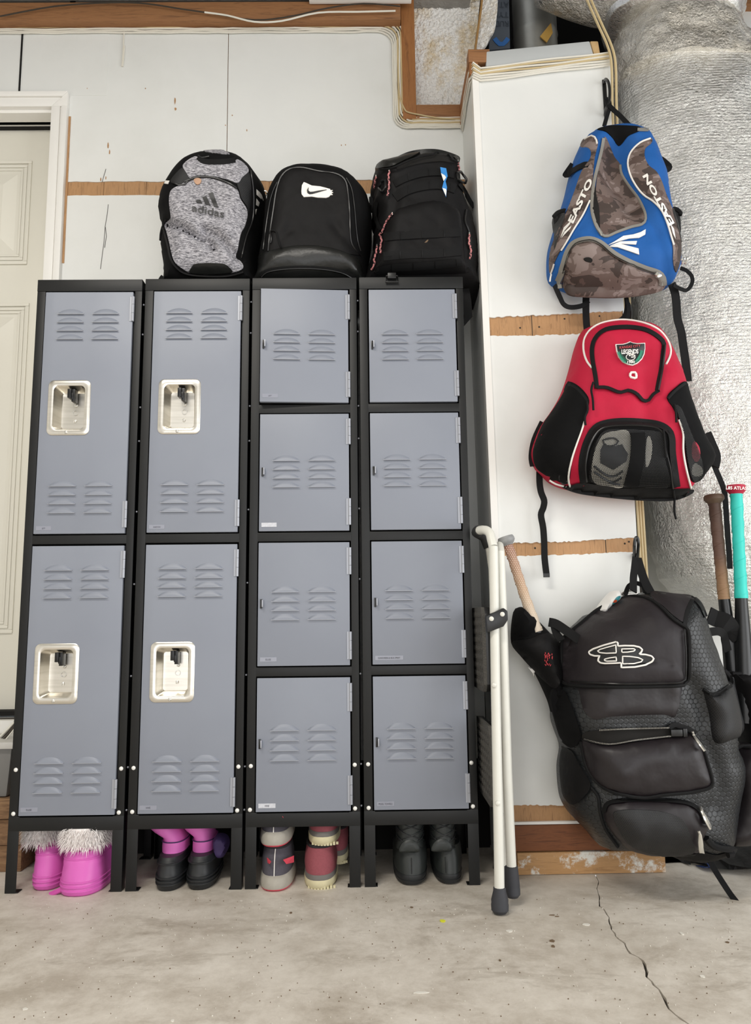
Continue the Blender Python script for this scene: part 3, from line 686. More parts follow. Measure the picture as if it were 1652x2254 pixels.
for body, x, y, s_, mt in (('ATAC', 1119, 16, 17, 'print_grey'), ('TYP', 1119, 38, 17, 'print_grey'), ('RUD', 1119, 58, 17, 'print_grey')):
    pl.text('lettering', body, (x, y-s_*.7), (-s_*len(body)*.62, 0), (0, s_*.72), G[mt], obj_, .003)
pl.band('printed_arc', [(1088, 84), (1098, 96), (1108, 96), (1118, 84)], 10, G['print_blue'], obj_, .003, .001)
du = thing('steel_duct', 'dull grey steel duct rising in the cavity above the pillar', 'duct', tuple(at(1175, 105, 2.68)))
dc = at(1178, 100, 2.72)
obj('pipe', MB().lathe([(.085, -.3), (.085, .02), (.088, .03), (.085, .04), (.085, .6)], dc, (0, 0, 1), 28), G['duct_steel'], du)
pf = [at(x, y, 2.62) for x, y in ((1188,80),(1203,93),(1216,72),(1212,50))]
tag(obj('paper_scrap', MB().add([tuple(p) for p in pf]+[(p[0], p[1]+.004, p[2]) for p in pf], [(0, 1, 2, 3), (7, 6, 5, 4), (0, 4, 5, 1), (1, 5, 6, 2), (2, 6, 7, 3), (3, 7, 4, 0)]), G['paper_yellow']), 'scrap of yellow paper in front of the steel duct', 'paper')

# ---- foil-wrapped duct
def duct(name, spec, mat, parent, seed, amp, nz=10, seg=96):
    """spec: rows of (left px, right px, py, centre depth, half depth)"""
    R = []
    S = np.array(spec, float); t = np.linspace(0, len(S)-1, (len(S)-1)*nz+1)
    S2 = np.stack([np.interp(t, range(len(S)), S[:, i]) for i in range(5)], 1)
    for l, r, y, yc, hd in S2:
        a, b = at(l, y, yc), at(r, y, yc); cx, hw, z = (a[0]+b[0])/2, (b[0]-a[0])/2, (a[2]+b[2])/2
        ring = []
        for k in range(seg):
            th = 2*math.pi*k/seg; c, s_ = math.cos(th), math.sin(th); e = .8
            x = hw*math.copysign(abs(c)**e, c); yy = hd*math.copysign(abs(s_)**e, s_)
            nx = Vector((cx+x, yc+yy, z))
            dn = amp*(mnoise.fractal(nx*9+Vector((seed, 0, 0)), 1., 2., 4)+.5*mnoise.noise(nx*33))
            ring.append((cx+x+c*dn, yc+yy+s_*dn, z+dn*.4))
        R.append(ring)
    return obj(name, MB().rings(R), mat, parent, sharp=80)
fd = thing('foil_duct', 'large foil-wrapped air duct beside the white pillar', 'duct', (1.1, 2.45, .7))
duct('insulation_sleeve', [(1350,1700,186,2.46,.20),(1350,1720,300,2.45,.22),(1366,1760,430,2.45,.23),(1385,1770,640,2.45,.23),(1405,1775,860,2.45,.23),(1425,1780,1060,2.45,.22),(1440,1780,1200,2.45,.21),(1462,1780,1270,2.46,.19),(1520,1770,1340,2.47,.15),(1590,1740,1385,2.48,.10)], G['foil'], fd, 1, .009, 9, 110)
duct('crumpled_collar', [(1372,1618,58,2.47,.17),(1362,1606,80,2.46,.19),(1345,1625,110,2.45,.20),(1338,1645,150,2.45,.205),(1342,1690,200,2.45,.21)], G['foil_crumpled'], fd, 5, .014, 8, 110)
duct('foil_tape_band', [(1330,1625,47,2.44,.185),(1335,1616,62,2.44,.19),(1350,1612,76,2.45,.19)], G['foil_tape'], fd, 9, .008, 8, 96)
duct('upper_sleeve', [(1395,1660,-90,2.44,.2),(1392,1640,-20,2.44,.2),(1386,1630,20,2.44,.19),(1375,1622,50,2.44,.185)], G['foil_crumpled'], fd, 12, .008, 8, 96)
fb = thing('foil_branch', 'short crumpled foil branch duct under the ceiling', 'duct', tuple(at(1290, 40, 2.45)))
R = []
A_, B_ = at(1185, -45, 2.50), at(1420, 10, 2.40)
for t in np.linspace(0, 1, 26):
    c = A_*(1-t)+B_*t; rad = .085+.02*math.sin(t*3)
    ring = []
    for k in range(48):
        th = 2*math.pi*k/48; v = Vector((c[0], c[1]+rad*math.cos(th), c[2]+rad*math.sin(th)))
        dn = .012*mnoise.fractal(v*12, 1., 2., 4); ring.append((v.x, v.y+dn, v.z+dn))
    R.append(ring)
obj('sleeve', MB().rings(R), G['foil_crumpled'], fb, sharp=80)

# ---- cables
def cable(pts, r, mat, label, group=None):
    return tag(obj('cable', MB().tube(pts, r, 6), G[mat]), label, 'cable', group)
zc = [pz(400, 46, YW-.05), zf0-.006]
GRP = 'cables of the bundle along the wall top'
LBL = '%s thin cable of the pale bundle looping around the framed opening'
for k in range(7):
    o_ = k*.0082; cx = xat(872, YW, 2.6)-.004-.006*k+.028
    zt = pz(400, 62, YW)-.002-.0075*k+.024
    pts = []
    for x in np.linspace(-1.9, cx-.05, 46): pts.append((x, YW-.006-.003*random.random(), zt+.004*mnoise.noise(Vector((x*5, k*7, 0)))+.0025*mnoise.noise(Vector((x*19, k*3, 5)))))
    for a in np.linspace(.2, 1, 4): pts.append((cx-.05*(1-math.sin(a*1.57)), YW-.006, zt-.05*(1-math.cos(a*1.57))))
    zbt = zf0-.006-.0062*k+.012
    for z in np.linspace(zt-.09, zbt+.05, 14): pts.append((cx+.003*mnoise.noise(Vector((z*6, k*5, 2))), YW-.007, z))
    for a in np.linspace(.2, 1, 4): pts.append((cx+.045*(1-math.cos(a*1.57)), YW-.007, zbt+.045*(1-math.sin(a*1.57))))
    for x in np.linspace(cx+.07, .348, 8): pts.append((x, YW-.008, zbt+.002*mnoise.noise(Vector((x*22, k*4, 8)))))
    zs = zp0+.035-.0085*k
    pts.append((.352-.0025*(k % 3), YW-.02, zs-.012))
    for y in np.linspace(YW-.06, YP+.02, 6): pts.append((.349-.002*(k % 3), y, zs-.012*(YW-y < .1)+.001))
    pts.append((.356, YP-.008, zs))
    for i, t in enumerate(np.linspace(0.04, 1, 14)):
        P = at(1045+t*297, 160-t*36+4.6*k-9+1.2*math.sin(t*9+k), YP-.007); pts.append(tuple(P))
    cable(pts, .0031, 'cable_white' if k > 3 else ('cable_cream' if k % 2 else 'cable_white'), LBL % ('topmost', 'second from top', 'third from top', 'middle', 'third from bottom', 'second from bottom', 'lowest')[k], GRP)
cable([at(x, y, YW-.056) for x, y in smooth_poly([(0,36),(120,14),(240,6),(320,8),(400,20),(470,30),(560,44),(640,36),(720,18),(800,8),(880,14)], False)], .0026, 'cable_dark', 'dark cable sagging along the brown beam')
cable([at(x, y, YW-.058) for x, y in smooth_poly([(450,27),(500,34),(560,48),(620,46),(700,28),(790,26),(870,24)], False)], .003, 'cable_white', 'single white cable crossing in front of the beam')
cable([at(x, y, YW-.004) for x, y in ((272,46),(273,70),(271,110),(270,128),(268,146),(270,146),(272,128),(274,100))], .0022, 'cable_white', 'cut white cable end hanging down the wall')
cable([at(x, y, YW-.014) for x, y in smooth_poly([(876,180),(880,215),(890,240),(898,247),(920,252),(960,259),(1000,262)], False)], .0026, 'cable_cream', 'loose cable drooping across the corner of the framed opening')
for k in range(2):
    cable([at(x+k*9, y, YP-.02+.0*k) for x, y in smooth_poly([(1283,-20),(1300,20),(1318,60),(1334,95),(1343,125),(1346,160),(1347,230),(1350,300)], False)], .0042, 'cable_cream', ('left' if k == 0 else 'right')+' one of two cream cables rising past the pillar corner', 'cream cables at the pillar corner')
for k in range(3):
    cable([at(1350+k*6+t*62, 300+t*980, YP+.05) for t in np.linspace(0, 1, 24)], .004, 'cable_cream', ('leftmost', 'middle', 'rightmost')[k]+' of three cream cables down the right edge of the pillar', 'cream cables down the pillar edge')

# ------------------------------------------------------------------ lockers
LW, LH, LDEP = .302, 1.68, .30
def louver_mesh():
    mb = MB(); nu, nv = 14, 5; w, h, dp = .0375, .0145, .0062
    def g(i, j):
        u = -1+2*i/nu; v = j/nv
        hh = h*(1-u*u)**.8+.0012
        return (u*w, -dp*(1-v**1.6)*min(1, (1-abs(u))*6+.12), v*hh)
    vs = [g(i, j) for i in range(nu+1) for j in range(nv+1)]
    fs = [(i*(nv+1)+j, (i+1)*(nv+1)+j, (i+1)*(nv+1)+j+1, i*(nv+1)+j+1) for i in range(nu) for j in range(nv)]
    k = len(vs); vs += [(-w+2*w*i/nu, 0, -.0008) for i in range(nu+1)]
    fs += [(i*(nv+1), k+i, k+i+1, (i+1)*(nv+1)) for i in range(nu)]
    mb.add(vs, fs); return mb
lou = None
def put(name, src_me, parent, loc, mat=None):
    o = bpy.data.objects.new(name, src_me); COL.objects.link(o); o.parent = parent; o.location = loc; return o
def meshof(name, mb, mat, bevel=0, smooth=True):
    o = obj(name, mb, mat, local=True, bevel=bevel, smooth=smooth); me = o.data; bpy.data.objects.remove(o); return me
ME_LOU = meshof('louver', louver_mesh(), G['locker_grey'])
ME_LIP = meshof('louver_lip', MB().tube([(-.0385, -.0048, -.0006), (.0385, -.0048, -.0006)], .0012, 6), G['hinge_grey'])
def hinge_mb():
    m = MB()
    for a, b in ((0, .024), (.0248, .050), (.0508, .074)): m.lathe([(.0042, a), (.0042, b)], (0, 0, 0), (0, 0, 1), 10)
    m.box(-.009, .0, -.0005, .002, 0, .074); return m
ME_HIN = meshof('hinge', hinge_mb(), G['hinge_grey'])
def screw_mb(r, cross=True):
    m = MB().lathe([(r, 0), (r*.92, .0014), (r*.55, .0026), (.0001, .003)], (0, 0, 0), (0, -1, 0), 14)
    if cross: m.box(-r*.6, r*.6, -.0033, -.0026, -r*.12, r*.12).box(-r*.12, r*.12, -.0033, -.0026, -r*.6, r*.6)
    return m
ME_SCR = meshof('screw', screw_mb(.0048), G['zinc']); ME_SB = meshof('side_bolt', screw_mb(.0028, False), G['hinge_grey']); ME_BOLT = meshof('bolt', screw_mb(.0056, False), G['bolt_white'])
def rrect(cx, cz, hw, hh, r, n=5):
    out = []
    for sx, sz, a0 in ((1, 1, 0), (-1, 1, 90), (-1, -1, 180), (1, -1, 270)):
        for i in range(n+1):
            a = math.radians(a0+90*i/n); out.append((cx+sx*(hw-r)+r*math.cos(a), cz+sz*(hh-r)+r*math.sin(a)))
    return out
CW, CH = .0595, .0800   # half size of the recessed handle plate
def cup_mb():
    def ring(hw, hh, r, y): return [(x, y, z) for x, z in rrect(0, 0, hw, hh, r)]
    return MB().rings([ring(CW, CH, .016, .001), ring(CW, CH, .016, -.0015), ring(CW-.002, CH-.002, .015, -.003), ring(CW-.0135, CH-.0145, .0135, -.0034), ring(CW-.0155, CH-.0165, .013, -.0022), ring(CW-.0175, CH-.0185, .012, .004), ring(CW-.023, CH-.025, .009, .034), ring(CW-.026, CH-.028, .007, .037)], cap=False).add(
        [(x, .037, z) for x, z in rrect(0, 0, CW-.026, CH-.028, .007)], [tuple(range(24))])
ME_CUP = meshof('handle_cup', cup_mb(), G['stainless'])
ME_RIM = meshof('lock_hole_rim', MB().rings([[(r*math.cos(a), y, r*math.sin(a)) for a in np.linspace(0, 6.283, 20)[:-1]] for r, y in ((.0078, 0), (.0078, -.0018), (.006, -.0018), (.006, 0))], cap=False), G['zinc'])
ME_LAT = meshof('latch', MB().box(-.0105, -.0005, -.006, .02, -.026, .0).box(-.0005, .0085, -.001, .024, -.036, .0).box(-.002, .005, -.003, -.001, -.03, -.012), G['latch_black'], .0008)
ME_TAB = meshof('latch_slot', MB().box(-.0042, .0010, -.004, .002, -.0125, .0125), G['latch_black'], .0005)
ME_TAB2 = meshof('latch_tab', MB().box(.0012, .0048, -.0125, .0, -.0090, .0105), G['hinge_grey'], .0007)
def door_mesh(w, h, hole):
    """plate in x [-w,0] (hinge on the right at x=0), z [0,h], front at y=0"""
    m = MB(); t = .014
    if hole is None: m.box(-w, 0, 0, t, 0, h)
    else:
        cx, cz, hw, hh = hole
        X = [-w, cx-hw, cx+hw, 0]; Z = [0, cz-hh, cz+hh, h]
        vs = [(x, 0, z) for z in Z for x in X]
        fs = [(r*4+c, r*4+c+1, r*4+c+5, r*4+c+4) for r in range(3) for c in range(3) if (r, c) != (1, 1)]
        vs += [(-w, t, 0), (0, t, 0), (0, t, h), (-w, t, h)]
        fs += [(0, 1, 2, 3, 17, 16), (12, 19, 18, 15, 14, 13), (0, 16, 19, 12, 8, 4), (3, 7, 11, 15, 18, 17)]
        m.add(vs, fs)
    return m
def small_text(body, parent, x, z, w, mat, y=-.0012):
    V, fs = text_mesh(body, 1.0, .0); s_ = w/(V[:, 0].max()-V[:, 0].min())
    o = obj('lettering', MB().add([(x+(a-V[:, 0].min())*s_, y, z+b*s_*1.25) for a, b in V], fs), mat, parent, smooth=False, local=True)
    return o
def make_locker(idx, xb, xt, kind, label, texts, ajar):
    L = thing('locker', label, 'locker', (xb+LW/2, DL, 0), 'black and grey metal lockers in a row')
    L.rotation_euler.y = (xt-xb)/LH
    ox = -LW/2
    K = G['locker_black']; zb = .187
    body = MB().box(ox, ox+.0015, .002, LDEP, zb, LH).box(ox+LW-.0015, ox+LW, .002, LDEP, zb, LH).box(ox, ox+LW, .002, LDEP, LH-.002, LH).box(ox, ox+LW, LDEP-.002, LDEP, zb, LH).box(ox, ox+LW, .02, LDEP, zb, zb+.002)
    obj('carcass', body, K, L, smooth=False, local=True)
    obj('door_gap_shade', MB().box(ox+.004, ox+LW-.004, .046, .048, zb+.003, LH-.003), G['void_dark'], L, smooth=False, local=True)  # near-black sheet behind the doors paints the shade in their gaps
    for a, b in ((0, .0235), (.2815, LW)): obj('post', MB().box(ox+a, ox+b, 0, .02, zb-.032, LH-.035), K, L, bevel=.0012, local=True)
    obj('top_rail', MB().box(ox-.0003, ox+LW+.0003, -.0012, .02, LH-.0352, LH+.0004), K, L, bevel=.0015, local=True)
    zr = [(.1535, .1885), (.9095, .934)] if kind == 2 else [(.1535, .1885), (.5425, .567), (.9095, .934), (1.2755, 1.300)]
    for a, b in zr: obj('rail', MB().box(ox+.0003, ox+LW-.0003, -.0006 if a < .2 else .0002, .02, a, b), K, L, bevel=.0012, local=True)
    for x_, w_ in ((ox, .029), (ox+LW-.029, .029)):
        for y_ in (-.0004, LDEP-.0305):
            sgn = 1 if x_ < 0 else -1; e_ = x_ if sgn > 0 else x_+w_
            m = MB().box(x_, x_+w_, y_ if y_ < .1 else LDEP-.002, y_+.002 if y_ < .1 else LDEP, 0, .19)
            m.box(min(e_, e_+sgn*.002), max(e_, e_+sgn*.002), max(y_, 0), y_+.030, 0, .19)
            m.box(min(e_, e_+sgn*.034), max(e_, e_+sgn*.034), max(y_, .001), y_+.028, 0, .002)
            obj('leg', m, K, L, bevel=.0006, local=True)
    for x_ in (.0105, LW-.0135):
        for z_ in (.3095, .198): put('bolt', ME_BOLT, L, (ox+x_+random.uniform(-.001, .002), -.0003, z_))
    if idx < 4:
        for z_ in (1.61, 1.52, 1.30, 1.20, 1.0, .80, .55, .31, .20): put('side_bolt', ME_SB, L, (ox+LW+.0032, .010, z_+random.uniform(-.004, .004)))
    hx = ox+.2775
    dz = [(.193, .904), (.938, 1.6405)] if kind == 2 else [(.193, .5385), (.5705, .9055), (.938, 1.2715), (1.304, 1.6405)]
    for di, (z0, z1) in enumerate(dz):
        h = z1-z0; w = .2505
        cup = None
        if kind == 2: cup = (-.2775+.1085, (.5590 if di == 0 else 1.2965)-z0, CW-.006, CH-.006)
        D = obj('door', door_mesh(w, h, cup), G['locker_grey'], L, bevel=.0010, local=True)
        D.location = (hx, -.0035, z0); D.rotation_euler.z = math.radians(ajar.get(di, .15))
        cols = (-.2775+.1015, -.2775+.2015)
        if kind == 2: rows = [h-(.067+.0252*i) for i in range(4)]+[.133-.0251*i for i in range(4)]
        else: rows = [(h/2+.0315)-.0250*i for i in range(4)] if di else [.2085-.0258*i for i in range(4)]
        for r in rows:
            for c in cols:
                put('louver', ME_LOU, D, (c, 0, r)); put('louver_lip', ME_LIP, D, (c, 0, r))
        for z_ in (.016, h-.089): put('hinge', ME_HIN, D, (.0012, -.001, z_))
        if cup:
            cx, cz = cup[0], cup[1]
            put('handle_cup', ME_CUP, D, (cx, 0, cz))
            put('latch', ME_LAT, D, (cx+.004, .006, cz+CH-.024)); put('lock_hole_rim', ME_RIM, D, (cx+.006, .036, cz-.005))
            put('screw', ME_SCR, D, (cx+.007, .036, cz+.016)); put('screw', ME_SCR, D, (cx+.005, .036, cz-.030)); put('screw', ME_SCR, D, (cx-.004, -.0032, cz-CH+.008))
        else:
            z_ = h/2 if di else .174
            put('latch_slot', ME_TAB, D, (-.2775+.0375, 0, z_)); put('latch_tab', ME_TAB2, D, (-.2775+.0375, 0, z_))
        tx = texts.get(di)
        if tx:
            s_, mt, tw, lw = tx
            lx = -.2775+(.034 if di or kind == 4 else .032); lz = .010 if kind == 2 or not di else .012
            obj('name_sticker', MB().box(lx, lx+lw, -.0006, .0002, lz, lz+.0115), G[mt], D, smooth=False, local=True)
            if s_: small_text(s_, D, lx+(lw-tw)/2, lz+.0032, tw, G['ink'] if tw < .05 else G['ink_dark'])
    return L
XB = [-.9488, -.6373, -.3269, -.0143]; XT = [-.9421, -.6310, -.3212, -.0111]
make_locker(1, XB[0], XT[0], 2, 'two-door grey locker standing beside the white house door', {0: ('ELLISE', 'clear_tape', .014, .045), 1: ('JETT', 'clear_tape', .009, .042)}, {0: .3, 1: .25})
make_locker(2, XB[1], XT[1], 2, 'two-door grey locker under the heather grey backpack', {0: ('VIVIE', 'clear_tape', .012, .045), 1: ('ANISTON', 'clear_tape', .020, .042)}, {0: .2, 1: .2})
make_locker(3, XB[2], XT[2], 4, 'four-door grey locker with its top door slightly ajar', {0: ('VIVIE', 'tape_residue', .012, .045), 1: ('ELLISE', 'clear_tape', .014, .045), 2: ('', 'tape_residue', .01, .042), 3: ('JETT', 'clear_tape', .009, .044)}, {3: 3.6, 1: .5, 0: .4})
make_locker(4, XB[3], XT[3], 4, 'four-door grey locker next to the folded step ladder', {0: ('POOL TOWELS', 'clear_tape', .036, .046), 1: ('SUNSCREEN & BUG SPRAY', 'clear_tape', .060, .076)}, {})

# ------------------------------------------------------------------ backpacks on the lockers
def zip_pull(S, name, px, parent, mat='black_plastic', r=.0022, off=.006, step=5):
    return S.tube(name, px, r, G[mat], parent, off, smooth=False, step=step)
ZT = LH+.0015
def heather_pack():
    T = thing('backpack', 'heather grey and black sports backpack on the second locker', 'backpack', (float(at(465, 600, 2.26)[0]), 2.26, ZT))
    S = Surf(2.28)
    go = S.body('body', cA([(96,1150),(98,1000),(100,900),(85,830),(78,700),(90,600),(68,560),(62,480),(75,400),(98,340),(118,295),(155,235),(205,178),(260,140),(330,108),(400,92),(470,88),(550,95),(640,118),(720,180),(790,260),(828,340),(836,420),(815,500),(800,600),(785,720),(770,850),(770,1000),(780,1150)]), G['black_fabric'], T, .12, .085, .10, zmin=ZT)
    S.wrinkle(.005, 12, 3)
    S.crease(cA([(110,590),(220,620),(330,680),(420,720),(450,765)]), .034, .012)
    S.crease(cA([(390,640),(470,670),(540,730),(600,800),(640,850)]), .030, .013)
    S.crease(cA([(640,640),(600,700),(560,720)]), .006, .012)
    go()
    S.patch('front_panel', cA([(290,290),(350,272),(430,275),(520,300),(600,335),(640,365),(660,430),(700,490),(710,540),(690,620),(660,680),(640,780),(625,850),(660,880),(680,920),(640,950),(560,965),(420,975),(300,965),(240,935),(185,890),(160,830),(140,740),(120,660),(105,610),(150,570),(145,500),(140,430),(155,365),(210,330)]), G['heather'], T, .004, .006, .007)
    S.patch('top_panel', cA([(240,185),(290,140),(345,122),(370,165),(440,178),(560,170),(610,160),(635,140),(680,165),(715,205),(712,235),(670,270),(640,310),(560,285),(460,262),(380,255),(320,262),(290,275),(265,235)]), G['heather'], T, .004, .006, .007)
    S.patch('handle_loop', cA([(395,90),(430,72),(500,74),(560,92),(580,104),(500,100)]), G['heather'], T, .004, .02, .006)
    S.patch('mesh_panel', cA([(240,200),(270,240),(285,285),(250,310),(190,315),(150,300),(190,240)]), G['mesh_solid'], T, .003, .005, .007)
    S.patch('mesh_panel', cA([(720,235),(735,320),(735,420),(725,500),(712,530),(705,480),(665,420),(650,365),(635,310),(670,275)]), G['mesh_solid'], T, .003, .005, .007)
    S.tube('zipper', cA([(250,300),(330,268),(420,262),(500,280),(580,312),(630,345)]), .0034, G['black_plastic'], T, .006)
    S.band('zipper_tape', cA([(350,118),(385,145),(450,152),(540,150),(620,138)]), 11, G['black_web'], T, .006, .004)
    S.tube('piping', cA([(730,215),(750,330),(755,450),(745,580),(700,700),(665,850)]), .0026, G['black_plastic'], T, .004)
    S.tube('piping', cA([(100,640),(130,760),(150,850),(180,910),(250,965),(380,985),(560,985),(680,955)]), .004, G['black_nylon'], T, .005)
    S.patch('base_patch', cA([(298,970),(305,930),(330,905),(400,898),(480,898),(545,905),(580,930),(595,965),(450,978)]), G['black_rubber'], T, .008, .004, .007)
    for k, (a, b) in enumerate((((385, 410), (450, 0)), )): pass
    for q in ([(334,443),(370,435),(383,462),(345,460)], [(383,418),(412,408),(445,480),(404,468)], [(427,392),(460,382),(500,490),(468,486)]):
        S.patch('logo_bar', cA(q), G['print_charcoal'], T, .007, .003, .004, smooth=False)
    S.text('lettering', 'adidas', cA([(302,508)])[0], (71, 15), (2, -15.5), G['print_charcoal'], T, .008, 1.02, .012)
    for q in ([(775,358),(800,380),(820,408),(818,435),(775,395)], [(775,425),(798,455),(790,480),(772,470)], [(768,505),(778,500),(768,540)]): S.patch('side_stripe', cA(q), G['print_white'], T, .005, .003, .005, smooth=False)
    S.patch('side_stripe', cA([(118,300),(145,298),(135,320),(108,320)]), G['print_white'], T, .005, .003, .005, smooth=False)
    S.patch('pin', cA([(322,292),(350,280),(375,290),(372,315),(350,328),(332,318)]), G['gold_pin'], T, .008, .003, .004)
    zip_pull(S, 'zip_pull', cA([(350,110),(370,125),(400,120),(430,115)]), T); zip_pull(S, 'zip_pull', cA([(115,575),(90,625),(78,680),(75,725)]), T, 'black_web', .0035, .004)
    zip_pull(S, 'zip_pull', cA([(160,300),(200,320),(250,318),(275,295)]), T)
    for q in ([(50,1030),(80,975),(95,990),(80,1035)],): S.patch('strap_end', cA(q), G['black_web'], T, .0, .01, .008)
heather_pack()
def black_pack():
    T = thing('backpack', 'plain black backpack with a white brush-stroke patch', 'backpack', (float(at(700, 600, 2.26)[0]), 2.26, ZT))
    S = Surf(2.28)
    go = S.body('body', cB([(0,1120),(20,900),(28,800),(50,700),(60,560),(75,440),(98,350),(145,262),(200,210),(290,176),(420,172),(520,184),(620,214),(700,270),(760,340),(800,420),(818,520),(818,640),(800,760),(790,850),(795,1000),(800,1120)]), G['black_fabric'], T, .12, .085, .10, zmin=ZT)
    S.wrinkle(.0045, 10, 8)
    S.crease(cB([(560,580),(620,660),(680,720),(740,790)]), .007, .016); S.crease(cB([(240,620),(180,680),(160,760)]), .007, .016)
    go()
    S.patch('front_panel', cB([(95,770),(108,640),(132,480),(152,350),(187,252),(242,203),(330,190),(450,214),(540,224),(600,245),(640,290),(655,380),(665,500),(670,650),(685,730),(742,800),(600,780),(450,745),(320,735),(180,755)]), G['black_nylon'], T, .003, .005, .01)
    S.tube('zipper', cB([(95,770),(108,640),(132,480),(152,350),(187,252),(242,203),(330,190),(450,214),(540,224),(600,245),(640,290),(655,380),(665,500),(670,650),(685,730),(742,800)]), .0030, G['black_plastic'], T, .004)
    S.tube('seam', cB([(640,262),(680,340),(700,480),(710,600),(722,700),(742,770)]), .0022, G['black_plastic'], T, .003)
    S.tube('seam', cB([(60,760),(80,600),(105,440),(130,350),(160,290)]), .0022, G['black_plastic'], T, .003)
    S.pocket('lower_panel', cB([(30,800),(100,772),(200,746),(330,730),(450,735),(580,760),(680,800),(740,850),(760,960),(740,1090),(40,1090),(22,900)]), G['black_rubber'], T, .012, .03, .002, .01)
    S.band('zipper_tape', cB([(44,950),(80,908),(200,888),(350,882),(500,892),(620,915),(700,955)]), 6, G['black_web'], T, .003, .003)
    S.tube('zipper', cB([(50,955),(90,920),(200,900),(350,894),(500,903),(615,927),(685,965)]), .0022, G['black_plastic'], T, .004)
    S.patch('logo_patch', cB([(328,360),(332,318),(345,296),(362,302),(400,320),(460,326),(500,336),(530,345),(528,352),(548,352),(535,360),(550,368),(536,374),(548,384),(530,386),(520,398),(500,405),(440,403),(400,396),(345,399),(330,380)]), G['print_white'], T, .006, .003, .005, smooth=False)
    S.patch('logo', cB([(379,335),(368,355),(370,372),(384,382),(405,380),(440,370),(505,351),(450,358),(410,366),(390,367),(379,360),(377,348)]), G['print_black'], T, .0085, .003, .004, smooth=False)
    zip_pull(S, 'zip_pull', cB([(108,650),(115,625),(150,632),(155,650),(168,700),(182,745)]), T, 'black_web', .003); zip_pull(S, 'zip_pull', cB([(112,650),(118,690),(112,715)]), T)
    zip_pull(S, 'zip_pull', cB([(65,350),(90,352),(80,380)]), T, 'zip_metal', .0022, .002)
    S.patch('strap_end', cB([(800,380),(830,395),(828,480),(812,470)]), G['black_web'], T, -.01, .01, .008)
black_pack()
def tactical_pack():
    T = thing('backpack', 'black tactical backpack with webbing rows and pink cord pulls', 'backpack', (float(at(930, 600, 2.26)[0]), 2.26, ZT))
    S = Surf(2.28)
    go = S.body('body', cB([(760,1120),(775,960),(795,860),(840,740),(825,650),(850,600),(825,540),(820,480),(835,420),(815,385),(810,330),(825,270),(838,215),(880,175),(960,160),(1060,130),(1200,110),(1320,125),(1420,150),(1435,230),(1445,330),(1480,450),(1520,530),(1545,640),(1562,760),(1566,860),(1555,960),(1545,1120)]), G['black_nylon'], T, .13, .075, .10, zmin=ZT)
    S.wrinkle(.006, 13, 4)
    S.crease(cB([(975,300),(985,420),(960,520)]), .012, .014)
    go()
    S.pocket('front_pocket', cB([(930,560),(965,520),(1010,480),(1150,440),(1280,425),(1390,465),(1440,520),(1460,700),(1470,850),(1500,920),(1300,935),(1050,940),(850,930),(850,880),(890,760)]), G['black_nylon'], T, .028, .05, .003)
    S.crease(cB([(1050,640),(1130,560),(1200,500)]), .005, .012); S.crease(cB([(1000,720),(1150,740),(1350,690)]), .005, .01)
    lid = S.patch('lid', cB([(842,205),(880,165),(960,142),(1060,96),(1150,76),(1250,72),(1330,86),(1424,122),(1424,150),(1350,120),(1260,106),(1160,112),(1060,145),(960,190),(900,200)]), G['black_rubber'], T, .012, .03, .007)
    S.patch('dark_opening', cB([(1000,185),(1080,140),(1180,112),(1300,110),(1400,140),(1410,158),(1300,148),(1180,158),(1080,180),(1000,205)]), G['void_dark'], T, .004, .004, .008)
    S.tube('lid_binding', cB([(880,200),(960,190),(1060,146),(1160,114),(1260,108),(1350,122),(1420,150)]), .0028, G['black_web'], T, .014)
    for pts, w_ in (([(975,300),(1050,262),(1160,228),(1290,218),(1400,238)], 15), ([(980,395),(1060,345),(1180,312),(1300,305),(1405,335)], 20), ([(905,672),(1000,662),(1110,655),(1250,648),(1440,640)], 18), ([(900,808),(1000,798),(1110,790),(1250,788),(1445,770)], 19), ([(845,915),(960,890),(1110,880),(1300,865),(1450,848)], 17)):
        b_ = S.band('webbing_row', cB(pts), w_, G['black_web'], T, .004, .003)
        q = resample(smooth_poly(cB(pts), False), 12, False)
        for i in range(3, len(q)-1, 4):
            S.tube('stitch', [(q[i][0], q[i][1]-w_*.45), (q[i][0]+.5, q[i][1]+w_*.45)], .0008, G['black_plastic'], b_, .0055, smooth=False, step=4)
    for pts in ([(940,212),(936,260),(940,300),(930,385)], [(962,515),(930,550),(905,600),(890,640),(872,655),(888,690),(880,730),(880,785)], [(855,740),(848,790),(835,830),(838,860),(818,902)], [(848,250),(840,290),(833,330)], [(1500,655),(1500,720),(1512,760),(1506,826)], [(1420,150),(1426,180),(1432,212)]):
        q = resample(smooth_poly(cB(pts), False), 3, False); tw = [(x+1.0*math.sin(i*1.7), y) for i, (x, y) in enumerate(q)]
        S.tube('cord_pull', tw, .0028, G['paracord'], T, .010, smooth=False, step=3)
        S.tube('zip_slider', [q[0]-[0, 4], q[0]+[0, 1]], .0022, G['zip_metal'], T, .010, smooth=False, step=3)
    S.patch('blue_tag', cB([(1295,200),(1336,208),(1346,262),(1332,298),(1342,340),(1336,408),(1322,375),(1308,345),(1322,290),(1302,250)]), G['tag_blue'], T, .012, .003, .006, smooth=False)
    S.patch('tag_text', cB([(1300,245),(1325,260),(1335,275),(1318,300),(1305,262)]), G['print_white'], T, .0145, .001, .006, smooth=False)
    S.patch('tag_text', cB([(1310,348),(1334,355),(1338,368),(1334,405),(1322,378)]), G['print_white'], T, .0145, .001, .006, smooth=False)
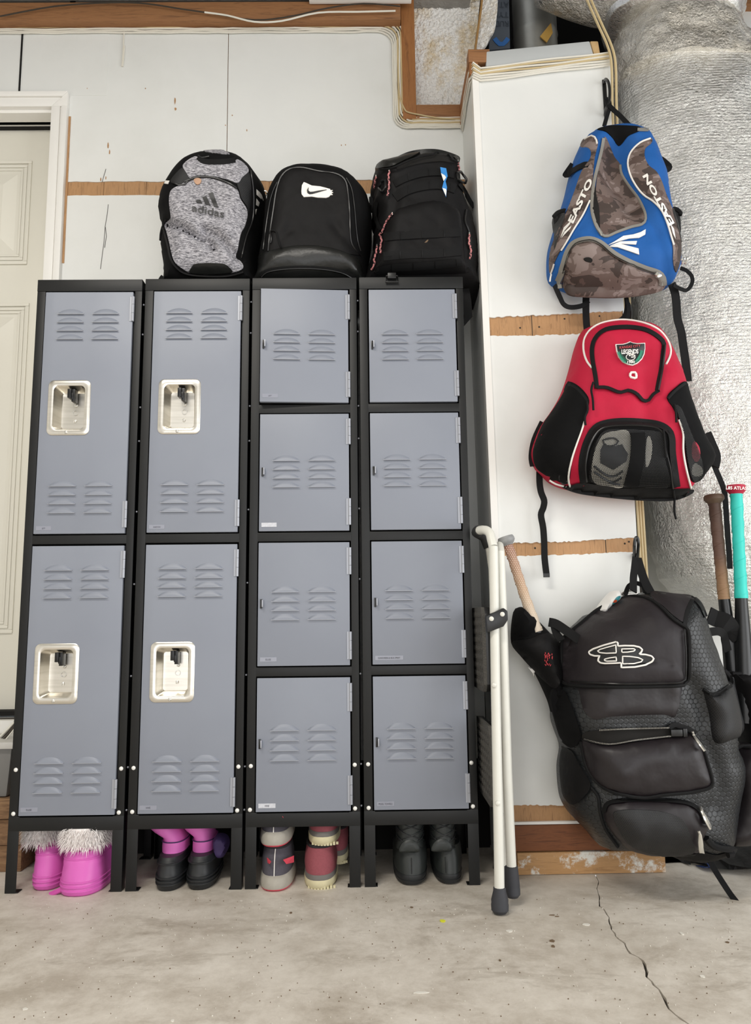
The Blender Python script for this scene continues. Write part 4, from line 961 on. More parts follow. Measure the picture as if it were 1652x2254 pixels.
    for q in ([(868,330),(885,285),(915,275),(918,325),(890,360)], [(1412,225),(1440,215),(1480,265),(1478,295),(1440,290),(1415,262)]):
        S.tube('buckle', cB(q), .004, G['black_plastic'], T, .012, closed=True, smooth=False, step=5)
    S.band('side_strap', cB([(1435,300),(1470,350),(1500,410),(1535,462)]), 9, G['black_web'], T, .008, .003)
    S.band('side_strap', cB([(850,430),(840,500),(850,560),(880,620)]), 8, G['black_web'], T, .006, .003)
    S.tube('side_zipper', cB([(1480,480),(1470,560),(1500,640),(1505,760)]), .003, G['black_plastic'], T, .004)
    S.patch('mud_smear', cB([(1168,740),(1200,700),(1215,695),(1190,730)]), G['chip_brown'], T, .002, .001, .005)
    # buckle and strap hanging over the locker's front edge, strap dropping beside it
    b = at(862, 612, DL-.008)
    m = MB().tube([b+np.array(v) for v in ((-.016, 0, .006), (.016, 0, .006), (.018, 0, -.012), (-.018, 0, -.012))], .0035, 6, closed=True).box(b[0]-.012, b[0]+.012, b[1]-.006, b[1]+.005, b[2]-.003, b[2]+.014)
    obj('front_buckle', m, G['black_plastic'], T, bevel=.001)
    obj('buckle_strap', MB().ribbon([(b[0], 2.20, ZT+.004), (b[0], 2.14, ZT+.004), (b[0], DL-.006, ZT+.002), (b[0], DL-.008, ZT-.008)], .022, .002, (0, -.3, 1)), G['black_web'], T)
    x_ = XB[3]+LW+.028
    obj('hanging_strap', MB().ribbon([(x_-.03, 2.25, ZT+.06), (x_-.004, 2.23, ZT+.02), (x_, 2.22, ZT-.03), (x_+.002, 2.22, ZT-.075), (x_-.012, 2.22, ZT-.10), (x_-.022, 2.22, ZT-.07), (x_-.022, 2.22, ZT-.0)], .030, .004, (0, -1, 0)), G['black_web'], T)
tactical_pack()

# ------------------------------------------------------------------ bags hung on the pillar
def hook(label, pts, Y, r=.0045):
    T = thing('wall_hook', label, 'hook', tuple(at(pts[-1][0], pts[-1][1], YP)))
    q = smooth_poly(pts, False); n = len(q)
    ys = np.interp(np.linspace(0, 1, n), [0, .25, .7, 1], [YP-.004, Y, Y, YP-.003])
    obj('hook_bar', MB().tube([at(x, y, yy) for (x, y), yy in zip(q, ys)], r, 8), G['black_plastic'], T)
    a, b = at(*q[0], YP-.001), at(*q[-1], YP-.001)
    obj('base_plate', MB().box(a[0]-.006, a[0]+.006, YP-.003, YP+.001, min(a[2], b[2])-.01, max(a[2], b[2])+.01), G['black_plastic'], T, bevel=.001)
hook('black hook holding the blue bag near the pillar top', cC([(630,70),(640,45),(660,70),(668,130),(664,200),(650,235),(640,260),(636,295)]), YP-.05)
hook('black hook holding the large black bat bag', cE([(993,240),(990,200),(993,150),(1003,132),(1012,155),(1010,210),(1006,258)]), YP-.06)
hook('black hook hidden behind the red backpack', [(1372,705),(1378,680),(1383,668),(1388,690),(1384,712)], YP-.05)

def blue_bag():
    T = thing('bat_backpack', 'blue and camouflage sports backpack hanging on the pillar', 'backpack', (float(at(1350, 640, 2.12)[0]), 2.12, float(at(1350, 645, 2.12)[2])))
    S = Surf(2.11)
    go = S.body('body', cC([(565,405),(620,382),(700,370),(800,365),(860,378),(930,402),(975,470),(1010,560),(1040,650),(1062,720),(1085,850),(1103,940),(1140,1060),(1165,1180),(1166,1300),(1150,1380),(1110,1455),(1045,1490),(900,1518),(700,1530),(540,1522),(400,1515),(305,1478),(258,1440),(245,1350),(252,1220),(290,1080),(330,960),(370,830),(400,700),(440,560),(490,462)]), G['blue_nylon'], T, .10, .085, .04)
    S.wrinkle(.006, 11, 11)
    S.crease(cC([(725,500),(735,560),(720,640),(730,700),(790,780),(840,880)]), .060, .042)
    S.crease(cC([(520,900),(480,1010),(420,1110),(390,1200)]), .008, .018); S.crease(cC([(930,1000),(990,1080),(1030,1200),(1060,1380)]), .010, .016)
    S.crease(cC([(700,400),(730,460)]), .012, .02)
    go()
    S.patch('camo_panel', cC([(478,470),(530,446),(575,460),(585,500),(562,600),(548,740),(527,890),(480,990),(420,1080),(370,1170),(325,1240),(280,1330),(252,1400),(246,1300),(265,1200),(310,1090),(370,960),(420,830),(470,690),(530,600),(535,545),(510,520),(465,515)]), G['camo'], T, .003, .005, .007)
    S.patch('camo_panel', cC([(950,460),(860,500),(810,560),(796,630),(812,710),(850,790),(900,850),(960,890),(1010,940),(1050,1000),(1088,1100),(1108,1230),(1110,1330),(1132,1392),(1160,1300),(1164,1190),(1138,1070),(1100,950),(1060,850),(1025,750),(990,690),(940,650),(910,590),(915,530),(960,490)]), G['camo'], T, .003, .005, .007)
    S.patch('top_panel', cC([(580,398),(620,382),(700,370),(850,378),(885,402),(800,440),(755,495),(725,512),(690,460),(640,412)]), G['black_fabric'], T, .003, .005, .007)
    S.patch('centre_pocket', cC([(632,450),(662,500),(700,590),(738,640),(752,700),(800,780),(860,870),(910,950),(920,1020),(900,1050),(800,1082),(650,1140),(620,1130),(600,1090),(590,960),(570,860),(575,760),(590,640),(613,540)]), G['camo'], T, .003, .005, .007)
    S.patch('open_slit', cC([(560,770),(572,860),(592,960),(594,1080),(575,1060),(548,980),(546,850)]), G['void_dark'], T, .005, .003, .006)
    S.band('zipper_tape', cC([(628,455),(613,540),(588,640),(564,740),(548,850),(546,960),(575,1060),(612,1120)]), 6.5, G['grey_tape_fabric'], T, .005, .004)
    S.band('zipper_tape', cC([(612,1125),(650,1138),(720,1108),(820,1072),(905,1048),(918,985),(872,880),(805,790),(752,705),(742,640)]), 5, G['grey_tape_fabric'], T, .005, .004)
    S.pocket('lower_pocket', cC([(352,1505),(338,1450),(345,1380),(365,1300),(390,1220),(440,1178),(530,1166),(590,1190),(650,1240),(720,1290),(800,1340),(900,1385),(1000,1420),(1042,1460),(1040,1512),(900,1550),(700,1568),(500,1562),(390,1550)]), G['camo'], T, .018, .04, .003)
    S.band('zipper_tape', cC([(325,1500),(318,1430),(345,1330),(375,1240),(420,1182),(500,1157),(560,1162),(620,1192),(700,1257),(800,1312),(920,1362),(1010,1392),(1045,1432),(1050,1480)]), 11, G['grey_tape_fabric'], T, .005, .004)
    S.tube('zipper', cC([(340,1500),(334,1430),(358,1330),(386,1245),(430,1188),(500,1168),(556,1172),(612,1202),(692,1268),(795,1324),(915,1374),(1000,1404)]), .0014, G['black_plastic'], T, .010)
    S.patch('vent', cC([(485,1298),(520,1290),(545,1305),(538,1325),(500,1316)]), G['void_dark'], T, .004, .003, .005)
    for pts in ([(495,462),(540,438),(570,455),(580,495)], [(530,890),(482,990),(422,1085),(362,1190),(330,1240)], [(280,1335),(258,1420),(252,1455)], [(950,458),(880,486),(815,552),(794,630),(815,720),(860,800),(910,856),(970,895),(1030,960),(1070,1050),(1100,1150),(1115,1200)]):
        S.tube('piping', cC(pts), .0026, G['piping_white'], T, .005)
    for q in ([(655,1205),(700,1180),(760,1142),(830,1132),(880,1116),(915,1096),(912,1132),(870,1155),(800,1160),(740,1176)], [(668,1210),(740,1181),(855,1178),(848,1202),(750,1197)], [(660,1216),(740,1198),(865,1230),(870,1272),(800,1247),(720,1220)]):
        S.patch('logo_bar', cC(q), G['print_white'], T, .005, .003, .005, smooth=False)
    S.text('lettering', 'EASTO', cC([(412,1052)])[0], (44, -95), (-11.5, -6.5), G['print_white'], T, .007, 1.0, .04)
    S.text('lettering', 'EASTON', cC([(1118,1050)])[0], (-60, -110), (-10.5, 6), G['print_white'], T, .007, 1.0, .04)
    for q in ([(320,1160),(345,1085),(395,1038),(388,1062),(352,1105)], [(326,1162),(350,1115),(398,1072),(392,1090),(345,1140)]): S.patch('logo_mark', cC(q), G['print_white'], T, .006, .003, .005, smooth=False)
    for q in ([(1085,1060),(1110,1095),(1122,1165),(1105,1130)], ): S.patch('logo_mark', cC(q), G['print_white'], T, .006, .003, .005, smooth=False)
    # side loops, side pockets, pulls
    def world_band(name, px, Ys, w, mat, nrm=(0, -1, 0), thick=.003):
        q = smooth_poly(px, False); ys = np.interp(np.linspace(0, 1, len(q)), np.linspace(0, 1, len(Ys)), Ys)
        return obj(name, MB().ribbon([at(x, y, yy) for (x, y), yy in zip(q, ys)], w, thick, nrm), G[mat], T)
    world_band('side_loop', cC([(530,640),(470,650),(400,690),(365,715),(380,690),(415,640)]), [2.03, 2.05, 2.09, 2.11, 2.12, 2.12], .021, 'black_web')
    world_band('side_loop', cC([(925,640),(990,650),(1050,675),(1080,655),(1045,620),(1015,600)]), [2.03, 2.05, 2.09, 2.11, 2.12, 2.12], .021, 'black_web')
    S.patch('side_pocket', cC([(278,1000),(345,962),(352,1010),(325,1090),(300,1180),(278,1235),(285,1120)]), G['mesh_solid'], T, .004, .02, .008)
    S.patch('side_pocket', cC([(1100,950),(1150,990),(1162,1100),(1166,1190),(1140,1090)]), G['mesh_solid'], T, .004, .02, .008)
    for pts in ([(278,1005),(305,975),(345,960),(360,962)], [(1092,948),(1130,950),(1160,975),(1158,992)]):
        obj('pocket_rim', MB().tube([at(x, y, 2.06) for x, y in smooth_poly(cC(pts), False)], .006, 7), G['black_web'], T)
    S.tube('zip_slider', cC([(990,1405),(1010,1400),(1020,1412),(1000,1418)]), .005, G['zip_metal'], T, .014, closed=True, step=4)
    S.band('zip_tag', cC([(1015,1420),(1028,1450),(1030,1485)]), 8, G['grey_tape_fabric'], T, .014, .003)
    zip_pull(S, 'zip_pull', cC([(590,1090),(605,1115),(612,1135)]), T, 'zip_metal', .002, .01)
    S.band('zip_tag', cC([(862,395),(900,396),(938,398)]), 6, G['grey_tape_fabric'], T, .004, .003)
    # hang loop and dangling straps
    world_band('hang_loop', cC([(630,372),(650,300),(668,240),(660,190),(646,185)]), [2.10, 2.12, 2.14, 2.15, 2.15], .012, 'black_web')
    world_band('hang_loop', cC([(800,362),(740,300),(690,255),(655,215),(648,185)]), [2.10, 2.12, 2.13, 2.14, 2.145], .015, 'black_web')
    world_band('shoulder_strap', cC([(285,1480),(320,1560),(350,1615),(400,1635),(480,1622),(520,1590)]), [2.10, 2.12, 2.14, 2.15, 2.15, 2.15], .014, 'black_web')
    world_band('dangling_strap', cC([(505,1540),(503,1600),(504,1700),(512,1800)]), [2.155, 2.16, 2.165, 2.165], .020, 'black_web')
    world_band('dangling_strap', cC([(1100,1470),(1128,1560),(1140,1709),(1165,1800),(1180,1900),(1200,2040),(1212,2150)]), [2.12, 2.13, 2.15, 2.16, 2.16, 2.16, 2.16], .024, 'black_web')
    world_band('shoulder_strap', cC([(1110,1480),(1160,1505),(1205,1515),(1240,1470),(1240,1420),(1205,1380),(1160,1362)]), [2.10, 2.11, 2.12, 2.13, 2.13, 2.13, 2.13], .011, 'black_web')
    for k in range(5): obj('toggle', MB().lathe([(.001, -.006), (.006, -.003), (.006, .003), (.001, .006)], at(*cC([(1165+k*9, 1300+(k % 2)*22)])[0], 2.08), (random.random(), .3, 1), 8), G['zip_metal'], T)
blue_bag()

def red_bag():
    T = thing('backpack', 'red and black soccer backpack with a shield badge', 'backpack', (float(at(1375, 1090, 2.1)[0]), 2.1, float(at(1375, 1095, 2.1)[2])))
    S = Surf(2.10)
    go = S.body('body', cD([(490,232),(560,202),(650,180),(770,166),(900,182),(1010,215),(1080,300),(1130,400),(1170,500),(1200,600),(1240,720),(1290,850),(1340,980),(1390,1060),(1410,1130),(1370,1200),(1300,1290),(1250,1310),(1245,1345),(1230,1370),(1110,1411),(900,1411),(700,1396),(500,1370),(330,1332),(245,1290),(200,1240),(150,1190),(132,1100),(150,1020),(200,900),(270,800),(330,700),(370,600),(400,500),(430,380),(460,290)]), G['red_nylon'], T, .10, .09, .035)
    S.wrinkle(.006, 10, 21)
    S.crease(cD([(930,430),(950,600),(930,720),(925,800),(940,870)]), .012, .022); S.crease(cD([(640,560),(620,700),(640,850)]), .005, .03)
    S.crease(cD([(1040,500),(1090,440),(1130,430)]), .006, .02)
    go()
    S.patch('side_panel', cD([(370,610),(430,626),(490,680),(520,740),(500,830),(470,950),(430,1050),(400,1150),(376,1310),(300,1292),(200,1240),(150,1190),(133,1100),(151,1020),(200,900),(270,800),(338,690)]), G['black_fabric'], T, .008, .010, .008)
    S.patch('side_panel', cD([(1197,605),(1130,640),(1065,710),(1110,790),(1150,880),(1180,1000),(1200,1150),(1235,1292),(1300,1290),(1370,1200),(1409,1130),(1389,1060),(1339,980),(1290,850),(1240,720)]), G['black_fabric'], T, .004, .006, .008)
    S.patch('side_mesh', cD([(500,780),(482,860),(442,1000),(402,1150),(378,1312),(310,1285),(340,1130),(400,980),(460,840)]), G['mesh_solid'], T, .007, .003, .008)
    S.patch('packed_sock', cD([(1235,1060),(1250,1020),(1285,1060),(1292,1130),(1265,1165),(1238,1130)]), G['sock_red'], T, .006, .004, .006)
    S.patch('packed_sock', cD([(1240,1190),(1265,1175),(1308,1210),(1300,1260),(1240,1255)]), G['guard_white'], T, .006, .004, .006)
    S.patch('side_mesh', cD([(1120,772),(1160,800),(1220,950),(1290,1120),(1310,1240),(1280,1295),(1237,1290),(1202,1150),(1182,1000),(1142,860)]), G['mesh_black'], T, .010, .003, .008)
    for pts in ([(370,612),(430,640),(480,690),(515,735)], [(1195,612),(1130,660),(1075,718)]): S.band('side_zipper', cD(pts), 6, G['black_web'], T, .008, .003)
    S.tube('piping', cD([(545,505),(510,460),(488,390),(490,310),(530,242),(600,197),(700,174),(800,172),(920,197),(1010,242),(1070,312),(1093,380),(1085,430),(1060,480)]), .0030, G['piping_white'], T, .002)
    S.patch('upper_panel', cD([(585,645),(572,560),(552,450),(548,372),(563,312),(602,262),(662,232),(760,220),(850,224),(930,242),(1000,282),(1045,332),(1040,400),(1030,500),(1010,600),(1003,660),(970,690),(940,730),(900,728),(860,684),(800,660),(740,674),(650,642)]), G['red_nylon'], T, .004, .006, .008)
    S.band('zipper_tape', cD([(580,645),(570,560),(550,450),(546,370),(561,310),(600,260),(660,230),(760,219),(850,223),(930,241),(1000,281),(1046,331),(1041,400),(1031,500),(1011,600),(1000,662)]), 9, G['black_web'], T, .008, .004)
    S.tube('zipper', cD([(1008,660),(1020,600),(1038,500),(1050,400),(1052,345)]), .0030, G['black_plastic'], T, .013)
    S.band('seam_binding', cD([(580,640),(650,641),(740,675),(800,660),(860,686),(900,730),(940,731),(970,690),(1015,660)]), 7, G['black_web'], T, .008, .003)
    # badge
    S.patch('badge_border', cS([(330,300),(560,292),(700,255),(800,208),(900,248),(1040,268),(1305,255),(1310,450),(1280,640),(1200,800),(1060,930),(900,1000),(740,970),(560,880),(430,720),(360,520)]), G['print_white'], T, .008, .004, .005, smooth=False)
    S.patch('badge_field', cS([(362,330),(570,322),(710,285),(805,240),(900,278),(1040,298),(1275,288),(1280,450),(1250,625),(1178,775),(1045,900),(900,965),(750,938),(585,855),(460,705),(392,515)]), G['print_black'], T, .0105, .003, .005, smooth=False)
    for sg, pts in ((1, [(440,520),(500,660),(590,790),(700,880),(800,930)]), (-1, [(1215,470),(1180,610),(1110,740),(1030,840),(950,920)])):
        S.patch('badge_green', cS([(400,560),(470,560),(560,700),(680,800),(720,880),(680,890),(520,790),(430,680)] if sg > 0 else [(1255,520),(1195,530),(1120,680),(1030,780),(1000,860),(1080,880),(1190,740),(1250,600)]), G['badge_green'], T, .0120, .001, .004, smooth=False)
        q = resample(smooth_poly(cS(pts), False), 2.6, False)
        S.tube('laurel_stem', [tuple(v) for v in q], .0006, G['leaf_green'], T, .0135, smooth=False, step=3)
        for i in range(1, len(q)-3):
            for s2 in (-1, 1):
                t = q[i+1]-q[i]; t = t/np.linalg.norm(t); nn = np.array([-t[1], t[0]])*s2
                S.tube('laurel_leaf', [tuple(q[i]), tuple(q[i]-t*2.2+nn*2.6)], .0009, G['leaf_green'], T, .0135, smooth=False, step=2)
    S.text('lettering', 'KANSAS CITY', cS([(492,420)])[0], (46, -4.5), (.3, -5.6), G['badge_red'], T, .0135, 1.0, .01)
    S.text('lettering', 'LEGENDS', cS([(560,585)])[0], (37, -1.2), (-.2, -9.6), G['print_white'], T, .0135, .95, .03)
    S.text('lettering', '1980', cS([(752,895)])[0], (16.5, -.6), (0, -5.6), G['print_white'], T, .0135, 1.0, .03)
    S.tube('ball_ring', cS([(858+150*math.cos(a), 690+105*math.sin(a)) for a in np.linspace(0, 6.283, 16)[:-1]]), .0011, G['print_white'], T, .0135, closed=True, step=3)
    for x, y, r in ((780,690,26),(860,668,34),(930,690,26),(850,745,24),(885,620,24),(905,740,22),(810,640,16)):
        S.patch('ball_spot', cS([(x+r*1.3*math.cos(a), y+r*math.sin(a)) for a in np.linspace(0, 6.283, 7)[:-1]]), G['print_white'], T, .0132, .001, .004, smooth=False)
    S.tube('number_zero', cS([(945,1195),(1015,1200),(1050,1290),(1035,1385),(960,1375),(870,1355),(840,1280),(875,1200)]), .0034, G['print_white'], T, .006, closed=True, step=4)
    # lower mesh pocket with a shin guard inside
    S.pocket('lower_pocket', cD([(495,1310),(480,1200),(490,1100),(520,1005),(570,930),(650,895),(760,882),(900,888),(1010,905),(1080,950),(1100,1010),(1102,1100),(1120,1250),(1135,1340),(900,1345),(700,1345)]), G['black_fabric'], T, .020, .035, .003)
    S.patch('shin_guard', cD([(545,1270),(550,1150),(580,1040),(625,970),(700,948),(800,952),(812,1100),(790,1250),(755,1340),(600,1325)]), G['guard_white'], T, .003, .004, .007)
    S.patch('guard_plate', cD([(600,1080),(620,1040),(680,1060),(750,1040),(790,1110),(780,1160),(690,1220),(600,1170)]), G['guard_dark'], T, .006, .003, .007, smooth=False)
    S.tube('guard_rib', cD([(620,1010),(650,1000),(700,995),(730,1020),(690,1050),(640,1045)]), .0022, G['guard_dark'], T, .006, closed=True)
    for pts in ([(560,1190),(640,1250),(700,1262),(760,1225)], [(560,1230),(650,1290),(700,1300),(750,1270)], [(660,1305),(740,1320)]): S.tube('guard_rib', cD(pts), .003, G['guard_dark'], T, .006)
    S.patch('packed_gear', cD([(925,1000),(945,985),(962,1050),(950,1150),(920,1200),(915,1100)]), G['guard_white'], T, .003, .003, .007)
    S.patch('pocket_mesh', cD([(530,1300),(540,1150),(565,1040),(610,960),(700,938),(900,945),(1010,960),(1040,1000),(1045,1150),(1080,1335),(900,1342),(700,1338)]), G['mesh_open'], T, .010, .002, .008)
    S.band('pocket_strap', cD([(865,955),(868,1050),(855,1180),(815,1338)]), 31, G['black_fabric'], T, .013, .003)
    S.band('zipper_tape', cD([(488,1310),(475,1200),(487,1095),(520,995),(570,920),(645,888),(760,876),(900,882),(1015,900),(1085,945),(1105,1010),(1108,1100),(1128,1250),(1140,1335)]), 14, G['black_web'], T, .005, .006)
    S.tube('zipper', cD([(510,1300),(500,1200),(515,1090),(548,1005),(590,945),(650,915),(760,905),(900,908),(1000,925),(1040,960)]), .0022, G['black_plastic'], T, .012)
    S.tube('zipper', cD([(1045,960),(1060,1080),(1090,1200),(1105,1300),(1112,1350)]), .0022, G['black_plastic'], T, .012)
    for pts in ([(495,870),(470,950),(430,1060),(400,1160),(382,1260),(388,1336)], [(388,1338),(300,1318),(250,1290)], [(1150,866),(1180,960),(1181,1080),(1200,1200),(1235,1342)]): S.tube('piping', cD(pts), .0028, G['piping_white'], T, .007)
    S.patch('base_panel', cD([(330,1334),(400,1328),(480,1312),(750,1347),(900,1343),(1140,1350),(1240,1350),(1236,1385),(1110,1432),(900,1432),(700,1416),(500,1392),(400,1368)]), G['black_nylon'], T, .006, .006, .008)
    for pts in ([(555,605),(540,660),(550,720),(555,800)], [(510,740),(515,800),(495,850),(500,905)], [(1120,760),(1130,820),(1132,885)], [(1042,940),(1050,1010),(1055,1070),(1062,1130)], [(1112,1355),(1120,1420),(1118,1500),(1130,1560)]):
        q = smooth_poly(cD(pts), False); S.tube('zip_cord', [tuple(v) for v in q], .0032, G['black_web'], T, .014, smooth=False, step=6)
    def wb(name, px, Ys, w, mat='black_web', thick=.003):
        q = smooth_poly(px, False); ys = np.interp(np.linspace(0, 1, len(q)), np.linspace(0, 1, len(Ys)), Ys)
        return obj(name, MB().ribbon([at(x, y, yy) for (x, y), yy in zip(q, ys)], w, thick), G[mat], T)
    s1 = wb('shoulder_strap', cD([(180,1200),(180,1300),(190,1370),(212,1430),(206,1480),(190,1530),(205,1620),(212,1720),(215,1830),(228,1945)]), [2.14, 2.15, 2.16, 2.16, 2.165], [.018, .018, .016, .006, .012, .014, .009, .008, .012, .016][0])
    obj('strap_end', MB().box(*(lambda p: (p[0]-.009, p[0]+.009, p[1]-.003, p[1]+.003, p[2]-.006, p[2]+.006))(at(*cD([(228,1950)])[0], 2.163))), G['black_plastic'], T, bevel=.001)
    wb('shoulder_strap', cD([(1385,1160),(1410,1220),(1440,1290),(1465,1360),(1475,1450),(1488,1650),(1500,1800),(1506,1905)]), [2.13, 2.14, 2.15, 2.15, 2.15], .015)
    wb('shoulder_strap', cD([(150,1190),(140,1120),(160,1010),(215,890)]), [2.12, 2.13, 2.13, 2.13], .03)
    wb('shoulder_strap', cD([(1395,1190),(1405,1120),(1380,1050),(1340,960)]), [2.12, 2.13, 2.13, 2.13], .03)
    wb('hang_loop', cD([(740,170),(770,140),(785,80),(780,0),(795,60),(800,120),(790,168)]), [2.10, 2.13, 2.14, 2.14, 2.13, 2.12, 2.1], .010)
red_bag()

# ------------------------------------------------------------------ large black bat bag
def bat_bag():
    T = thing('bat_bag', 'large black bat backpack with a white-outlined logo flap', 'bat bag', (float(at(1420, 1880, 2.05)[0]), 2.05, float(at(1420, 1885, 2.05)[2])))
    S = Surf(2.06)
    go = S.body('body', cE([(700,600),(740,565),(820,540),(900,470),(1020,450),(1100,425),(1200,440),(1320,456),(1370,520),(1400,610),(1432,720),(1490,870),(1530,1000),(1552,1150),(1560,1290),(1600,1400),(1575,1600),(1550,1800),(1530,1860),(1480,1895),(1350,1922),(1200,1895),(1000,1872),(830,1852),(760,1780),(700,1720),(640,1650),(600,1560),(586,1400),(600,1290),(570,1200),(548,1120),(560,1000),(590,880),(605,760),(640,660)]), G['hex_fabric'], T, .15, .11, .07)
    S.wrinkle(.008, 9, 31)
    S.crease(cE([(1290,930),(1340,1010),(1385,1130),(1375,1230),(1420,1340),(1470,1480),(1440,1620)]), .014, .022)
    S.crease(cE([(700,1250),(640,1290),(620,1400)]), .02, .02)
    go()
    # straps, sleeves and pockets on the sides
    S.patch('bat_sleeve', cE([(560,930),(600,975),(640,1060),(670,1150),(690,1235),(640,1290),(590,1250),(550,1130),(528,1030),(540,960)]), G['black_fabric'], T, .010, .02, .01)
    S.patch('lower_wing', cE([(585,1390),(600,1300),(640,1310),(690,1400),(740,1490),(700,1560),(640,1600),(600,1550)]), G['black_nylon'], T, .014, .03, .01)
    S.pocket('drop_panel', cE([(730,850),(1210,850),(1222,1105),(1150,1108),(1000,1112),(860,1120),(760,1132),(700,1050)]), G['charcoal_satin'], T, .006, .03, .003)
    S.crease(cE([(780,1010),(860,1060),(960,1070)]), .006, .014); S.crease(cE([(1060,1000),(1120,1050),(1215,1100)]), .008, .014)
    S.pocket('logo_flap', cE([(592,700),(640,650),(700,602),(780,535),(860,492),(940,462),(1010,456),(1080,476),(1140,520),(1200,580),(1262,622),(1286,650),(1292,780),(1290,900),(1272,932),(1230,950),(1060,955),(880,956),(700,952),(610,940),(584,910),(588,800)]), G['charcoal_nylon'], T, .022, .06, .005)
    S.tube('flap_binding', cE([(592,700),(640,650),(700,602),(780,535),(860,492),(940,462),(1010,456),(1080,476),(1140,520),(1200,580),(1262,622),(1286,650),(1292,780),(1290,900),(1272,932),(1230,950),(1060,955),(880,956),(700,952),(610,940),(584,910),(588,800)]), .0045, G['black_web'], T, .006, closed=True)
    S.tube('flap_piping', cE([(1266,640),(1275,780),(1272,900),(1255,925),(1210,935),(900,940),(640,925)]), .002, G['black_plastic'], T, .006)
    outer = [(735,200),(500,265),(300,335),(215,390),(240,440),(330,468),(430,468),(405,510),(395,560),(440,600),(520,612),(700,608),(840,600),(840,690),(1100,680),(1300,640),(1430,575),(1460,520),(1420,470),(1300,440),(1180,435),(1225,390),(1240,345),(1190,300),(1080,275),(900,272),(775,280),(775,210)]
    S.patch('logo_fill', cL(outer), G['print_black'], T, .005, .002, .006, smooth=False)
    S.tube('logo_outline', cL(outer), .0022, G['print_white'], T, .007, closed=True, smooth=False, step=3)
    for q in ([(735,260),(560,305),(430,345),(385,375),(430,405),(560,418),(745,410)], [(850,335),(1080,330),(1110,350),(1080,375),(960,395),(850,400)], [(740,490),(620,505),(520,530),(510,550),(560,570),(750,565)], [(865,475),(1000,478),(1160,500),(1250,540),(1220,580),(1080,615),(865,620)]):
        S.tube('logo_outline', cL(q), .0016, G['print_white'], T, .008, closed=True, smooth=False, step=3)
    S.patch('top_panel', cE([(1090,428),(1200,440),(1315,458),(1280,540),(1262,600),(1200,560),(1145,510),(1090,468)]), G['charcoal_nylon'], T, .004, .006, .01)
    S.band('top_binding', cE([(1320,460),(1285,530),(1268,620)]), 9, G['black_web'], T, .005, .004); S.band('top_binding', cE([(1325,470),(1355,500),(1385,570)]), 9, G['black_web'], T, .005, .004)
    # open zipper and middle pocket
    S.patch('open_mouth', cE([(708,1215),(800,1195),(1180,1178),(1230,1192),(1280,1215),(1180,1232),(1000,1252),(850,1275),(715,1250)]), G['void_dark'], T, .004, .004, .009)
    S.pocket('middle_pocket', cE([(700,1252),(760,1268),(850,1278),(1000,1256),(1180,1234),(1300,1212),(1350,1260),(1390,1380),(1412,1470),(1392,1512),(1300,1537),(1150,1552),(1050,1567),(950,1556),(850,1530),(780,1480),(730,1410),(706,1320)]), G['charcoal_satin'], T, .032, .06, .006)
    S.crease(cE([(1180,1420),(1280,1400),(1350,1370)]), .004, .012)
    for pts in ([(800,1195),(950,1188),(1180,1182)], [(715,1246),(850,1272),(1000,1250),(1190,1228)]):
        q = resample(smooth_poly(cE(pts), False), 3.2, False)
        z = S.tube('zipper', [tuple(v) for v in q], .0022, G['black_plastic'], T, .008, smooth=False, step=6)
        tm = MB()
        for a, b in zip(S.pt(q-[0, 1.6], .0105), S.pt(q+[0, 1.6], .0105)): tm.tube([a, b], .0008, 4)
        obj('zipper_teeth', tm, G['zinc'], z)
    S.tube('pocket_binding', cE([(1300,1212),(1350,1262),(1390,1380),(1412,1470),(1392,1512),(1300,1537),(1150,1552),(1050,1567),(950,1556),(850,1530),(780,1480),(730,1410),(706,1320),(702,1260)]), .0042, G['black_web'], T, .004)
    S.band('buckle_strap', cE([(1185,1185),(1210,1165),(1250,1175),(1300,1195),(1330,1215)]), 11, G['black_web'], T, .010, .004)
    P = S.pt(cE([(1235,1210)]), .016)[0]
    obj('buckle', MB().box(P[0]-.020, P[0]+.008, P[1]-.004, P[1]+.004, P[2]-.008, P[2]+.008).box(P[0]+.010, P[0]+.020, P[1]-.003, P[1]+.003, P[2]-.010, P[2]+.010), G['black_plastic'], T, bevel=.0015)
    # lower pocket with mesh front
    S.pocket('lower_pocket', cE([(818,1640),(835,1595),(900,1578),(1000,1571),(1200,1576),(1310,1596),(1370,1640),(1395,1720),(1365,1790),(1340,1862),(1200,1882),(1000,1868),(900,1800),(838,1715)]), G['charcoal_satin'], T, .030, .05, .005)
    S.patch('pocket_mesh', cE([(872,1660),(920,1635),(1000,1632),(1120,1640),(1220,1668),(1270,1710),(1300,1790),(1308,1864),(1150,1882),(1000,1850),(920,1780)]), G['mesh_solid'], T, .004, .004, .009)
    S.band('pocket_zipper', cE([(822,1650),(840,1602),(900,1585),(1000,1578),(1200,1583),(1305,1603),(1362,1650),(1380,1710)]), 8, G['black_web'], T, .005, .004)
    S.tube('lower_piping', cE([(740,1500),(790,1560),(800,1640),(830,1740),(900,1840)]), .004, G['black_web'], T, .004)
    S.pocket('base_wrap', cE([(1200,1892),(1340,1865),(1440,1880),(1530,1850),(1500,1885),(1420,1912),(1330,1922)]), G['black_nylon'], T, .006, .02, .004)
    S.tube('haul_loop', cE([(1385,1790),(1420,1830),(1480,1850),(1540,1848),(1500,1880)]), .008, G['black_web'], T, .01)
    # right-hand side: mesh bottle pocket, ball pocket
    S.pocket('bottle_pocket', cE([(1372,975),(1430,1000),(1480,970),(1530,900),(1545,960),(1572,1080),(1592,1190),(1530,1242),(1432,1262),(1402,1110)]), G['mesh_solid'], T, .020, .04, .004)
